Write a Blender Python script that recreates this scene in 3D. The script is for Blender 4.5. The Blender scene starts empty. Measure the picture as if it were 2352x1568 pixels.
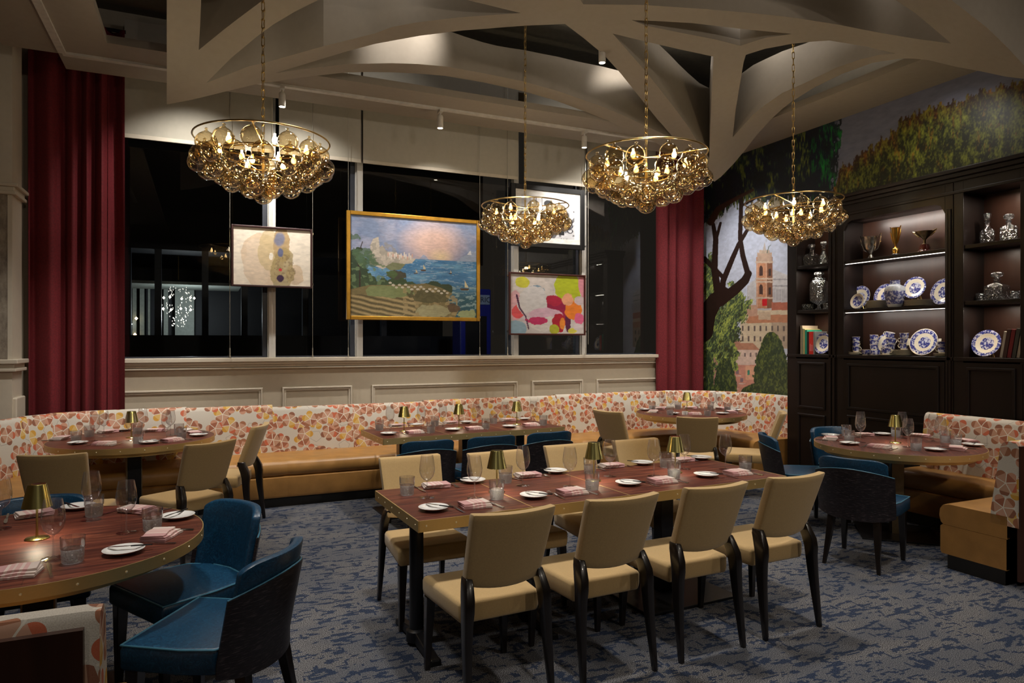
import bpy, bmesh, math, random
import numpy as np
from mathutils import Vector, Matrix
from mathutils.geometry import delaunay_2d_cdt

random.seed(7)
np.random.seed(7)
PI = math.pi
C = bpy.context.scene.collection
sc = bpy.context.scene

# ---------------------------------------------------------------- camera
F, CH, YH = 1568.0, 1.62, 787.0
YAW = math.atan(706 / 1568.0)
SA, CA = math.sin(YAW), math.cos(YAW)
cam_d = bpy.data.cameras.new('camera')
cam = bpy.data.objects.new('camera', cam_d)
C.objects.link(cam)
cam.location = (0, 0, CH)
cam.rotation_euler = (PI / 2, 0, -YAW)
cam_d.sensor_width = 36.0
cam_d.lens = F / 2352 * 36
cam_d.shift_y = (YH - 784) / 2352
cam_d.clip_start = 0.05
sc.camera = cam

# ---------------------------------------------------------------- world, exposure
w = bpy.data.worlds.new('night')
sc.world = w
w.use_nodes = True
w.node_tree.nodes['Background'].inputs[0].default_value = (0.9, 0.75, 0.6, 1)
w.node_tree.nodes['Background'].inputs[1].default_value = 0.012
sc.view_settings.view_transform = 'Standard'
sc.view_settings.look = 'None'
sc.view_settings.gamma = 1
sc.view_settings.exposure = 0.12
sc.view_settings.use_curve_mapping = False
sc.cycles.transparent_max_bounces = 32
sc.cycles.max_bounces = 8
sc.cycles.caustics_reflective = False
sc.cycles.caustics_refractive = False


def lamp(kind, name, loc, target, energy, color=(1, .82, .6), size=.1, spot=60, blend=.6, size_y=None):
    l = bpy.data.lights.new(name, kind)
    l.energy = energy
    l.color = color
    if kind == 'AREA':
        l.size = size
        if size_y:
            l.shape = 'RECTANGLE'
            l.size_y = size_y
    else:
        l.shadow_soft_size = size
    if kind == 'SPOT':
        l.spot_size = math.radians(spot)
        l.spot_blend = blend
    o = bpy.data.objects.new(name, l)
    C.objects.link(o)
    o.location = loc
    if target is not None:
        o.rotation_euler = (Vector(target) - Vector(loc)).to_track_quat('-Z', 'Y').to_euler()
    return o


WARM = (1, .87, .72)
NEUT = (1, .94, .86)
# recessed ceiling spots over the tables and aisles
for i, (x, y, e, s, tx, ty) in enumerate([(1.3, 3.7, 170, 70, 1.3, 3.7), (2.9, 3.7, 170, 70, 2.9, 3.7), (-.4, 3.5, 150, 70, -.5, 3.5), (5.1, 3.9, 110, 62, 5.2, 3.9),
                                          (2.4, 5.6, 210, 74, 2.4, 6.9), (-.4, 5.9, 190, 74, -.5, 7.2), (4.7, 5.9, 190, 74, 5.2, 7.0), (.2, 1.8, 50, 70, .4, 2.2), (2.9, 1.6, 70, 75, 2.9, 2.2),
                                          (1.0, 4.9, 150, 70, 1.0, 5.6), (3.5, 5.5, 130, 64, 3.9, 5.6), (4.4, 2.2, 80, 66, 4.4, 2.8)]):
    lamp('SPOT', 'ceiling_spot_light', (x, y, 4.16 if y > 5.3 else 4.35), (tx, ty, 0), e * 1.4, NEUT, .11, s, 1)
# added fill spots behind the camera, standing in for the restaurant's other lights
for x, y, e in ((-2.2, -1.6, 25), (.8, -2.4, 60), (3.6, -1.8, 130), (5.6, -.6, 110)):
    lamp('SPOT', 'camera_side_fill', (x, y, 3.9), (x * .6 + 1.2, 5.5, 1.2), e, WARM, .07, 95, 1)
EXPO = 1.0


# ---------------------------------------------------------------- pixel helpers (photo 2352 x 1568)
def at(x, y, z=0.0):
    """point on the horizontal plane z seen at photo pixel x, y"""
    d = F * (CH - z) / (y - YH)
    l = (x - 1176) * d / F
    return Vector((d * SA + l * CA, d * CA - l * SA, z))


def onY(x, y, Y):
    l = (x - 1176) / F
    d = Y / (CA - l * SA)
    return Vector((d * (SA + l * CA), Y, CH + (YH - y) * d / F))


def onX(x, y, X):
    l = (x - 1176) / F
    d = X / (SA + l * CA)
    return Vector((X, d * (CA - l * SA), CH + (YH - y) * d / F))


# ---------------------------------------------------------------- materials
def new_mat(name):
    m = bpy.data.materials.new(name)
    m.use_nodes = True
    nt = m.node_tree
    return m, nt, nt.nodes['Principled BSDF'], nt.nodes['Material Output']


def N(nt, t, **kw):
    n = nt.nodes.new(t)
    for k, v in kw.items():
        if k in n.bl_rna.properties:
            setattr(n, k, v)
    return n


def L(nt, a, b):
    nt.links.new(a, b)


def math_n(nt, op, a, b=None, clamp=False):
    n = nt.nodes.new('ShaderNodeMath')
    n.operation = op
    n.use_clamp = clamp
    for i, v in enumerate((a, b)):
        if v is None:
            continue
        if isinstance(v, (int, float)):
            n.inputs[i].default_value = v
        else:
            nt.links.new(v, n.inputs[i])
    return n.outputs[0]


def mix_c(nt, f, a, b):
    n = nt.nodes.new('ShaderNodeMix')
    n.data_type = 'RGBA'
    for sock, v in ((n.inputs[0], f), (n.inputs[6], a), (n.inputs[7], b)):
        if isinstance(v, (int, float)):
            sock.default_value = v
        elif isinstance(v, tuple):
            sock.default_value = v if len(v) == 4 else (*v, 1)
        else:
            nt.links.new(v, sock)
    return n.outputs[2]


def ramp(nt, f, stops, interp='LINEAR'):
    n = nt.nodes.new('ShaderNodeValToRGB')
    cr = n.color_ramp
    cr.interpolation = interp
    while len(cr.elements) < len(stops):
        cr.elements.new(.5)
    for e, (p, c) in zip(cr.elements, stops):
        e.position = p
        e.color = (*c, 1) if len(c) == 3 else c
    nt.links.new(f, n.inputs[0])
    return n.outputs[0]


def simple(name, col, rough=.5, metal=0.0, var=.12, scale=18, bump=0.0, bscale=200, coat=0.0, sheen=0.0, stretch=(1, 1, 1), spec=.5):  # painted, woven or cast surfaces
    m, nt, p, out = new_mat(name)
    tc = N(nt, 'ShaderNodeTexCoord')
    mp = N(nt, 'ShaderNodeMapping')
    mp.inputs['Scale'].default_value = stretch
    L(nt, tc.outputs['Object'], mp.inputs[0])
    no = N(nt, 'ShaderNodeTexNoise')
    no.inputs['Scale'].default_value = scale
    no.inputs['Detail'].default_value = 4
    L(nt, mp.outputs[0], no.inputs[0])
    c = ramp(nt, no.outputs[0], [(.3, tuple(v * (1 - var) for v in col)), (.7, tuple(min(1, v * (1 + var)) for v in col))])
    L(nt, c, p.inputs['Base Color'])
    p.inputs['Roughness'].default_value = rough
    p.inputs['Metallic'].default_value = metal
    p.inputs['Coat Weight'].default_value = coat
    p.inputs['Specular IOR Level'].default_value = spec
    if sheen:
        p.inputs['Sheen Weight'].default_value = sheen
    if bump:
        nb = N(nt, 'ShaderNodeTexNoise')
        nb.inputs['Scale'].default_value = bscale
        nb.inputs['Detail'].default_value = 3
        L(nt, mp.outputs[0], nb.inputs[0])
        b = N(nt, 'ShaderNodeBump')
        b.inputs['Strength'].default_value = bump
        b.inputs['Distance'].default_value = .002
        L(nt, nb.outputs[0], b.inputs['Height'])
        L(nt, b.outputs[0], p.inputs['Normal'])
    return m


def emissive(name, col, strength):
    m, nt, p, out = new_mat(name)
    p.inputs['Base Color'].default_value = (*col, 1)
    p.inputs['Emission Color'].default_value = (*col, 1)
    p.inputs['Emission Strength'].default_value = strength
    return m


def thin_glass(name, tint=(1, 1, 1), ior=1.5, rough=0.0, bump=0.0, bscale=60, gloss=1.0, voro=False, pale_sheen=0.0, power=3.0):
    """clear thin-walled glass: see-through, with a reflection that grows towards the rim"""
    m, nt, p, out = new_mat(name)
    nt.nodes.remove(p)
    tr = N(nt, 'ShaderNodeBsdfTransparent')
    gl = N(nt, 'ShaderNodeBsdfGlossy')
    gl.inputs['Roughness'].default_value = rough
    lw = N(nt, 'ShaderNodeLayerWeight')
    lw.inputs['Blend'].default_value = .5
    edge = math_n(nt, 'POWER', lw.outputs['Facing'], power)
    # tint deepens towards the rim, where the line of sight runs through more glass
    L(nt, mix_c(nt, edge, (*tint, 1), tuple(v * v * .55 for v in tint)), tr.inputs[0])
    f = math_n(nt, 'ADD', math_n(nt, 'MULTIPLY', edge, .55 * gloss), ((ior - 1) / (ior + 1)) ** 2 * 1.6, clamp=True)
    mx = N(nt, 'ShaderNodeMixShader')
    L(nt, f, mx.inputs[0])
    L(nt, tr.outputs[0], mx.inputs[1])
    L(nt, gl.outputs[0], mx.inputs[2])
    last = mx.outputs[0]
    if bump:
        tc = N(nt, 'ShaderNodeTexCoord')
        if voro:
            t = N(nt, 'ShaderNodeTexVoronoi')
            t.inputs['Scale'].default_value = bscale
            L(nt, tc.outputs['Object'], t.inputs['Vector'])
            h = t.outputs['Distance']
        else:
            t = N(nt, 'ShaderNodeTexNoise')
            t.inputs['Scale'].default_value = bscale
            L(nt, tc.outputs['Object'], t.inputs[0])
            h = t.outputs[0]
        b = N(nt, 'ShaderNodeBump')
        b.inputs['Strength'].default_value = bump
        b.inputs['Distance'].default_value = .01
        L(nt, h, b.inputs['Height'])
        L(nt, b.outputs[0], gl.inputs['Normal'])
        L(nt, b.outputs[0], lw.inputs['Normal'])
    if pale_sheen:  # translucent white mixed into clear glass to imitate sheen and sparkle
        df = N(nt, 'ShaderNodeBsdfTranslucent')
        df.inputs[0].default_value = (.9, .92, .95, 1)
        m2 = N(nt, 'ShaderNodeMixShader')
        m2.inputs[0].default_value = pale_sheen
        L(nt, last, m2.inputs[1])
        L(nt, df.outputs[0], m2.inputs[2])
        last = m2.outputs[0]
    L(nt, last, out.inputs[0])
    return m


M = {}
M['wall'] = simple('painted_wall', (.52, .455, .35), .6, var=.03)
M['plaster'] = simple('painted_plaster', (.31, .27, .22), .75, var=.03)
M['dark_plaster'] = simple('dark_ceiling_paint', (.10, .09, .07), .8)
M['black_ceiling'] = simple('black_ceiling_paint', (.012, .011, .01), .9)
M['trim'] = simple('painted_trim', (.60, .54, .44), .45, var=.03)
M['blind'] = simple('blind_fabric', (.46, .43, .36), .85, var=.03, bump=.3, bscale=400)
M['mullion'] = simple('mullion_paint', (.62, .60, .56), .4, var=.03)
M['mullion_dark'] = simple('dark_mullion', (.03, .035, .05), .4)
M['brass'] = simple('satin_brass', (.60, .43, .17), .32, 1.0, var=.05)
M['edge_brass'] = simple('brushed_brass_edge', (.60, .44, .19), .42, .75, var=.06, stretch=(4, 4, 60))
M['lamp_brass'] = simple('polished_brass', (.55, .47, .17), .22, 1.0, var=.05)
M['screw'] = simple('bright_brass_screw', (.85, .74, .48), .3, .4)
M['chrome'] = simple('stainless_steel', (.62, .60, .58), .2, 1.0, var=.05)
M['black_metal'] = simple('black_steel', (.012, .012, .014), .35, .3)
M['black_wood'] = simple('ebony_stained_wood', (.010, .007, .006), .28, var=.3, stretch=(1, 1, .1), coat=.3)
M['tan'] = simple('tan_wool', (.52, .350, .150), .85, var=.05, scale=120, bump=.5, bscale=500, sheen=.3)
M['leather_tan'] = simple('caramel_leather', (.38, .19, .052), .38, var=.16, scale=7, bump=.25, bscale=140)
M['base_brown'] = simple('dark_kick_board', (.008, .007, .006), .6)
M['wood_back'] = simple('brown_veneer', (.045, .016, .009), .4, var=.25, stretch=(1, 1, .2))
M['china'] = simple('white_china', (.80, .79, .77), .15, var=.01, coat=.4)
M['cream'] = simple('cream_china', (.72, .66, .52), .2, var=.02, coat=.3)
M['bronze_face'] = simple('satin_bronze_face', (.24, .18, .10), .4, .6)
M['cable'] = simple('steel_cable', (.5, .48, .42), .35, 1.0)
M['silver'] = simple('tarnished_silver', (.58, .54, .47), .22, 1.0, var=.3, scale=30)
M['gold'] = simple('gilt_metal', (.62, .36, .08), .25, 1.0, var=.2)
M['bronze'] = simple('aged_bronze', (.28, .22, .12), .3, 1.0, var=.3, scale=30)
M['cherry'] = simple('cherry_plinth', (.07, .012, .008), .15, coat=.5)
M['white_plastic'] = simple('white_track', (.55, .52, .47), .5)
M['bulb'] = emissive('bulb_glow', (1, .82, .55), 16)
M['led'] = emissive('led_strip', (1, .93, .82), 3.5)
M['lens'] = emissive('lamp_lens', (1, .90, .72), 30)
M['wine_glass'] = thin_glass('wine_glass', (.975, .975, .98), ior=1.8, gloss=1.5, power=3.0, pale_sheen=.035)
M['cut_glass'] = thin_glass('cut_glass', (1, 1, 1), bump=1.0, bscale=120, gloss=1.5, voro=True, pale_sheen=.30, power=1.7, ior=1.9, rough=.06)
M['crystal'] = thin_glass('crystal', (.80, .82, .84), bump=1.0, bscale=80, gloss=1.7, voro=True, pale_sheen=.05, power=1.2, ior=2.0)
M['amber_glass'] = thin_glass('amber_glass', (.95, .85, .65), ior=1.9, bump=.14, bscale=18, gloss=1.25, power=2.3)
M['pane'] = thin_glass('window_glass', (.92, .95, .95), ior=1.6, gloss=.6, power=4)


def wood_top():
    m, nt, p, out = new_mat('walnut_top')
    tc = N(nt, 'ShaderNodeTexCoord')
    mp = N(nt, 'ShaderNodeMapping')
    mp.inputs['Scale'].default_value = (1.2, 16, 16)
    L(nt, tc.outputs['Object'], mp.inputs[0])
    n = N(nt, 'ShaderNodeTexNoise')
    n.inputs['Scale'].default_value = 3.0
    n.inputs['Detail'].default_value = 8
    n.inputs['Roughness'].default_value = .65
    n.inputs['Distortion'].default_value = .6
    L(nt, mp.outputs[0], n.inputs[0])
    c = ramp(nt, n.outputs[0], [(.34, (.045, .012, .009)), (.5, (.100, .027, .017)), (.64, (.185, .056, .031))])
    # veneer boards
    br = N(nt, 'ShaderNodeTexBrick')
    br.inputs['Scale'].default_value = 1
    br.inputs['Mortar Size'].default_value = .0012
    br.inputs['Brick Width'].default_value = .62
    br.inputs['Row Height'].default_value = .125
    br.inputs['Color1'].default_value = (.9, .9, .9, 1)
    br.inputs['Color2'].default_value = (1.15, 1.1, 1.1, 1)
    br.inputs['Mortar'].default_value = (.5, .5, .5, 1)
    L(nt, tc.outputs['Object'], br.inputs[0])
    mm = N(nt, 'ShaderNodeMix')
    mm.data_type = 'RGBA'
    mm.blend_type = 'MULTIPLY'
    mm.inputs[0].default_value = 1
    L(nt, c, mm.inputs[6])
    L(nt, br.outputs[0], mm.inputs[7])
    L(nt, mm.outputs[2], p.inputs['Base Color'])
    p.inputs['Roughness'].default_value = .40
    p.inputs['Specular IOR Level'].default_value = .32
    return m


M['walnut'] = wood_top()


def dark_cabinet(name, col=(.0085, .0045, .0035), rough=.42):
    m = simple(name, col, rough, var=.35, scale=5, stretch=(1, 1, .12), coat=.0, spec=.35)
    return m


M['cab'] = dark_cabinet('espresso_wood')
M['cab_back'] = dark_cabinet('espresso_back_panel', (.034, .015, .010), .36)


def blue_leather():
    m, nt, p, out = new_mat('blue_leather')
    tc = N(nt, 'ShaderNodeTexCoord')
    n = N(nt, 'ShaderNodeTexNoise')
    n.inputs['Scale'].default_value = 34
    n.inputs['Detail'].default_value = 8
    n.inputs['Distortion'].default_value = 3.5
    L(nt, tc.outputs['Object'], n.inputs[0])
    c = ramp(nt, n.outputs[0], [(.35, (.004, .030, .068)), (.55, (.006, .048, .105)), (.75, (.014, .085, .165))])
    L(nt, c, p.inputs['Base Color'])
    p.inputs['Roughness'].default_value = .36
    b = N(nt, 'ShaderNodeBump')
    b.inputs['Strength'].default_value = .12
    b.inputs['Distance'].default_value = .003
    L(nt, n.outputs[0], b.inputs['Height'])
    L(nt, b.outputs[0], p.inputs['Normal'])
    return m


M['blue'] = blue_leather()
M['blue_piping'] = simple('blue_piping', (.06, .20, .30), .35)


def shell_wood():
    m, nt, p, out = new_mat('cerused_black_oak')
    tc = N(nt, 'ShaderNodeTexCoord')
    mp = N(nt, 'ShaderNodeMapping')
    mp.inputs['Scale'].default_value = (30, 30, 260)
    L(nt, tc.outputs['Object'], mp.inputs[0])
    n = N(nt, 'ShaderNodeTexNoise')
    n.inputs['Scale'].default_value = 1
    n.inputs['Detail'].default_value = 3
    L(nt, mp.outputs[0], n.inputs[0])
    c = ramp(nt, n.outputs[0], [(.45, (.008, .006, .008)), (.60, (.022, .015, .018)), (.68, (.075, .06, .066))])
    L(nt, c, p.inputs['Base Color'])
    p.inputs['Roughness'].default_value = .4
    b = N(nt, 'ShaderNodeBump')
    b.inputs['Strength'].default_value = .5
    b.inputs['Distance'].default_value = .002
    L(nt, n.outputs[0], b.inputs['Height'])
    L(nt, b.outputs[0], p.inputs['Normal'])
    return m


M['shell'] = shell_wood()


def velvet():
    m, nt, p, out = new_mat('crimson_velvet')
    tc = N(nt, 'ShaderNodeTexCoord')
    n = N(nt, 'ShaderNodeTexNoise')
    n.inputs['Scale'].default_value = 60
    L(nt, tc.outputs['Object'], n.inputs[0])
    c = ramp(nt, n.outputs[0], [(.35, (.115, .004, .009)), (.65, (.165, .007, .013))])
    L(nt, c, p.inputs['Base Color'])
    p.inputs['Roughness'].default_value = .8
    p.inputs['Sheen Weight'].default_value = .12
    p.inputs['Sheen Tint'].default_value = (1, .3, .3, 1)
    return m


M['velvet'] = velvet()


def carpet():
    m, nt, p, out = new_mat('blue_grey_carpet')
    tc = N(nt, 'ShaderNodeTexCoord')

    def noise(scale, stretch, detail=2, dist=0.0, off=0.0, rot=0.0):
        mp = N(nt, 'ShaderNodeMapping')
        mp.inputs['Scale'].default_value = (*stretch, 1)
        mp.inputs['Rotation'].default_value = (0, 0, rot)
        mp.inputs['Location'].default_value = (off, off * .7, 0)
        src = tc.outputs['Object']
        if scale < 100:     # tufts: the pattern moves in small steps
            sn = N(nt, 'ShaderNodeVectorMath')
            sn.operation = 'SNAP'
            sn.inputs[1].default_value = (.012, .010, 1)
            L(nt, src, sn.inputs[0])
            src = sn.outputs[0]
        L(nt, src, mp.inputs[0])
        n = N(nt, 'ShaderNodeTexNoise')
        n.inputs['Scale'].default_value = scale
        n.inputs['Detail'].default_value = detail
        n.inputs['Distortion'].default_value = dist
        L(nt, mp.outputs[0], n.inputs[0])
        return n.outputs[0]

    def band(v, c, wdt):
        return math_n(nt, 'LESS_THAN', math_n(nt, 'ABSOLUTE', math_n(nt, 'SUBTRACT', v, c)), wdt)

    fine = noise(230, (1, 1), 2)
    base = ramp(nt, fine, [(.38, (.026, .026, .029)), (.5, (.098, .097, .103)), (.62, (.29, .285, .295))])
    patch = noise(1.6, (1, 2.2), 1, 0, 3.0, .3)
    base = mix_c(nt, ramp(nt, patch, [(.45, (0, 0, 0)), (.55, (.45, .45, .45))]), base, mix_c(nt, fine, (.02, .03, .05), (.13, .14, .17)))
    # brushed strokes: mostly across, some up and down, broken up
    s1 = band(noise(5.2, (.62, 2.7), 2, .0, 0.0, .06), .5, .030)
    s2 = band(noise(5.4, (2.6, .8), 1, .0, 7.0, .06), .5, .024)
    g1 = math_n(nt, 'GREATER_THAN', noise(9, (1, 1.6), 1, 0, 11), .48)
    g2 = math_n(nt, 'GREATER_THAN', noise(8, (1.4, 1), 1, 0, 17), .57)
    blob = math_n(nt, 'GREATER_THAN', noise(8.0, (.8, 2.0), 1, .0, 23, .05), .635)
    s = math_n(nt, 'MAXIMUM', math_n(nt, 'MAXIMUM', math_n(nt, 'MULTIPLY', s1, g1), math_n(nt, 'MULTIPLY', s2, g2)), blob)
    blue = ramp(nt, fine, [(.35, (.005, .011, .030)), (.65, (.024, .044, .095))])
    c = mix_c(nt, math_n(nt, 'MULTIPLY', s, .82), base, blue)
    L(nt, c, p.inputs['Base Color'])
    p.inputs['Roughness'].default_value = 1.0
    p.inputs['Specular IOR Level'].default_value = .05
    b = N(nt, 'ShaderNodeBump')
    b.inputs['Strength'].default_value = .6
    b.inputs['Distance'].default_value = .004
    L(nt, fine, b.inputs['Height'])
    L(nt, b.outputs[0], p.inputs['Normal'])
    return m


M['carpet'] = carpet()


def floral():
    """woven upholstery: clusters of five-petalled flowers with pentagon hearts; UV is in metres"""
    m, nt, p, out = new_mat('floral_upholstery')
    uv = N(nt, 'ShaderNodeUVMap')
    nz = N(nt, 'ShaderNodeTexNoise')
    nz.inputs['Scale'].default_value = 300
    L(nt, uv.outputs[0], nz.inputs[0])
    bg = ramp(nt, nz.outputs[0], [(.35, (.52, .47, .40)), (.65, (.68, .63, .55))])
    col = bg
    # faint outlined pentagons on the ground
    for layer, (sc_, off, keep, rr) in enumerate([(6.0, 2.7, .55, .38), (5.0, 0.0, .80, .47), (5.0, 5.3, .86, .47)]):
        mp = N(nt, 'ShaderNodeMapping')
        mp.inputs['Location'].default_value = (off, off * .37, 0)
        L(nt, uv.outputs[0], mp.inputs[0])
        vo = N(nt, 'ShaderNodeTexVoronoi')
        vo.voronoi_dimensions = '2D'
        vo.inputs['Scale'].default_value = sc_
        vo.inputs['Randomness'].default_value = .42
        L(nt, mp.outputs[0], vo.inputs['Vector'])
        sub = N(nt, 'ShaderNodeVectorMath')
        sub.operation = 'SUBTRACT'
        L(nt, mp.outputs[0], sub.inputs[0])
        L(nt, vo.outputs['Position'], sub.inputs[1])
        scl = N(nt, 'ShaderNodeVectorMath')
        scl.operation = 'SCALE'
        scl.inputs['Scale'].default_value = sc_
        L(nt, sub.outputs[0], scl.inputs[0])
        sp = N(nt, 'ShaderNodeSeparateXYZ')
        L(nt, scl.outputs[0], sp.inputs[0])
        r = math_n(nt, 'SQRT', math_n(nt, 'ADD', math_n(nt, 'MULTIPLY', sp.outputs[0], sp.outputs[0]), math_n(nt, 'MULTIPLY', sp.outputs[1], sp.outputs[1])))
        cs = N(nt, 'ShaderNodeSeparateColor')
        L(nt, vo.outputs['Color'], cs.inputs[0])
        ang = math_n(nt, 'ARCTAN2', sp.outputs[1], sp.outputs[0])
        a = math_n(nt, 'ADD', math_n(nt, 'ADD', ang, PI), math_n(nt, 'MULTIPLY', cs.outputs[0], 6.28))
        k = math_n(nt, 'MULTIPLY', a, 5 / (2 * PI))
        idx = math_n(nt, 'FLOOR', k)
        fr = math_n(nt, 'MULTIPLY', math_n(nt, 'SUBTRACT', math_n(nt, 'SUBTRACT', k, idx), .5), 2 * PI / 5)
        px = math_n(nt, 'MULTIPLY', r, math_n(nt, 'COSINE', fr))
        py = math_n(nt, 'MULTIPLY', r, math_n(nt, 'SINE', fr))
        wn = N(nt, 'ShaderNodeTexWhiteNoise')
        wn.noise_dimensions = '2D'
        cv = N(nt, 'ShaderNodeCombineXYZ')
        L(nt, math_n(nt, 'MULTIPLY', cs.outputs[1], 37.0), cv.inputs[0])
        L(nt, math_n(nt, 'MODULO', idx, 5.0), cv.inputs[1])
        L(nt, cv.outputs[0], wn.inputs['Vector'])
        rnd = wn.outputs['Value']
        # petal: circle whose centre sits off the heart, plus the wedge that joins it
        c0, pr = rr * .60, rr * .345
        dx = math_n(nt, 'SUBTRACT', px, c0)
        dpet = math_n(nt, 'SQRT', math_n(nt, 'ADD', math_n(nt, 'MULTIPLY', dx, dx), math_n(nt, 'MULTIPLY', py, py)))
        disc = math_n(nt, 'LESS_THAN', dpet, pr)
        wedge = math_n(nt, 'MULTIPLY', math_n(nt, 'LESS_THAN', px, c0), math_n(nt, 'LESS_THAN', math_n(nt, 'ABSOLUTE', py), math_n(nt, 'MULTIPLY', px, .60)))
        petal = math_n(nt, 'MAXIMUM', disc, wedge)
        if layer == 0:
            ring = math_n(nt, 'MULTIPLY', math_n(nt, 'LESS_THAN', math_n(nt, 'ABSOLUTE', math_n(nt, 'SUBTRACT', px, rr * .8)), .010),
                          math_n(nt, 'GREATER_THAN', cs.outputs[2], keep))
            col = mix_c(nt, ring, col, (.30, .28, .25))
            continue
        heart = math_n(nt, 'LESS_THAN', px, rr * .62)
        line = math_n(nt, 'LESS_THAN', math_n(nt, 'MULTIPLY', r, math_n(nt, 'SUBTRACT', PI / 5, math_n(nt, 'ABSOLUTE', fr))), .015)
        line = math_n(nt, 'MULTIPLY', line, math_n(nt, 'LESS_THAN', r, rr * .80))
        terra = ramp(nt, rnd, [(0, (.34, .125, .055)), (.22, (.54, .115, .045)), (.44, (.25, .085, .040)), (.62, (.56, .28, .18)), (.84, (.60, .31, .025))], 'CONSTANT')
        inner = ramp(nt, rnd, [(0, (.54, .30, .20)), (.22, (.57, .31, .21)), (.44, (.50, .28, .18)), (.62, (.34, .105, .05)), (.84, (.66, .43, .13))], 'CONSTANT')
        pc = mix_c(nt, heart, terra, inner)
        pc = mix_c(nt, math_n(nt, 'MULTIPLY', nz.outputs[0], .10), pc, bg)
        on = math_n(nt, 'LESS_THAN', cs.outputs[2], keep)
        col = mix_c(nt, math_n(nt, 'MULTIPLY', petal, on), col, pc)
        col = mix_c(nt, math_n(nt, 'MULTIPLY', line, on), col, (.74, .68, .58))
    L(nt, col, p.inputs['Base Color'])
    p.inputs['Roughness'].default_value = .85
    return m


M['floral'] = floral()


def napkin_mat():
    m, nt, p, out = new_mat('striped_pink_linen')
    tc = N(nt, 'ShaderNodeTexCoord')
    sp = N(nt, 'ShaderNodeSeparateXYZ')
    L(nt, tc.outputs['Object'], sp.inputs[0])
    t = math_n(nt, 'FRACT', math_n(nt, 'ADD', math_n(nt, 'MULTIPLY', sp.outputs[0], 5.6), 10.1))
    c = ramp(nt, t, [(0, (.56, .33, .32)), (.08, (.60, .48, .44)), (.12, (.55, .32, .31)), (.2, (.65, .53, .48)), (.26, (.56, .32, .31)), (.34, (.62, .53, .48)),
                     (.62, (.47, .24, .25)), (.94, (.64, .52, .47))], 'CONSTANT')
    n = N(nt, 'ShaderNodeTexNoise')
    n.inputs['Scale'].default_value = 500
    L(nt, tc.outputs['Object'], n.inputs[0])
    c = mix_c(nt, math_n(nt, 'MULTIPLY', n.outputs[0], .3), c, (.72, .55, .50))
    L(nt, c, p.inputs['Base Color'])
    p.inputs['Roughness'].default_value = .9
    return m


M['napkin'] = napkin_mat()


def willow(name, centre=True, mode='plate'):
    """blue transfer printed earthenware"""
    m, nt, p, out = new_mat(name)
    tc = N(nt, 'ShaderNodeTexCoord')
    sp = N(nt, 'ShaderNodeSeparateXYZ')
    L(nt, tc.outputs['Object'], sp.inputs[0])
    n = N(nt, 'ShaderNodeTexNoise')
    n.inputs['Scale'].default_value = 60 if mode == 'plate' else 45
    n.inputs['Detail'].default_value = 3
    L(nt, tc.outputs['Object'], n.inputs[0])
    pat = ramp(nt, n.outputs[0], [(.48, (.035, .045, .23)), (.60, (.55, .56, .68))])
    cream = (.74, .68, .55)
    if mode == 'plate':
        r = math_n(nt, 'SQRT', math_n(nt, 'ADD', math_n(nt, 'MULTIPLY', sp.outputs[0], sp.outputs[0]), math_n(nt, 'MULTIPLY', sp.outputs[1], sp.outputs[1])))
        band = ramp(nt, r, [(0, (1, 1, 1)), (.058, (0, 0, 0)), (.092, (1, 1, 1)), (.126, (0, 0, 0))], 'CONSTANT')
    else:
        z = sp.outputs[2]
        if mode == 'cup':
            band = ramp(nt, math_n(nt, 'MULTIPLY', z, 10), [(0, (0, 0, 0)), (.10, (1, 1, 1)), (.58, (0, 0, 0))], 'CONSTANT')
        else:
            band = ramp(nt, math_n(nt, 'MULTIPLY', z, 3), [(0, (0, 0, 0)), (.10, (.9, .9, .9)), (.50, (.15, .15, .15)), (.72, (.9, .9, .9))], 'CONSTANT')
            cream = (.55, .58, .60)
    c = mix_c(nt, band, cream, pat)
    L(nt, c, p.inputs['Base Color'])
    p.inputs['Roughness'].default_value = .18
    p.inputs['Coat Weight'].default_value = .4
    return m


M['willow'] = willow('blue_printed_plate')
M['willow_cup'] = willow('blue_printed_cup', mode='cup')
M['willow_vase'] = willow('blue_painted_vase', mode='vase')


def stucco():
    m, nt, p, out = new_mat('mottled_wallpaper')
    tc = N(nt, 'ShaderNodeTexCoord')
    mp = N(nt, 'ShaderNodeMapping')
    mp.inputs['Scale'].default_value = (1, 1, .5)
    L(nt, tc.outputs['Object'], mp.inputs[0])
    n = N(nt, 'ShaderNodeTexNoise')
    n.inputs['Scale'].default_value = 9
    n.inputs['Detail'].default_value = 9
    n.inputs['Roughness'].default_value = .75
    L(nt, mp.outputs[0], n.inputs[0])
    L(nt, ramp(nt, n.outputs[0], [(.35, (.14, .11, .085)), (.65, (.40, .35, .28))]), p.inputs['Base Color'])
    p.inputs['Roughness'].default_value = .8
    return m


M['stucco'] = stucco()


def vcol(name, rough=.55, coat=0.0):
    m, nt, p, out = new_mat(name)
    a = N(nt, 'ShaderNodeVertexColor')
    a.layer_name = 'print'
    L(nt, a.outputs[0], p.inputs['Base Color'])
    p.inputs['Roughness'].default_value = rough
    p.inputs['Coat Weight'].default_value = coat
    return m


M['print'] = vcol('printed_mural', .42)
M['canvas'] = vcol('painted_canvas', .5)


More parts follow.
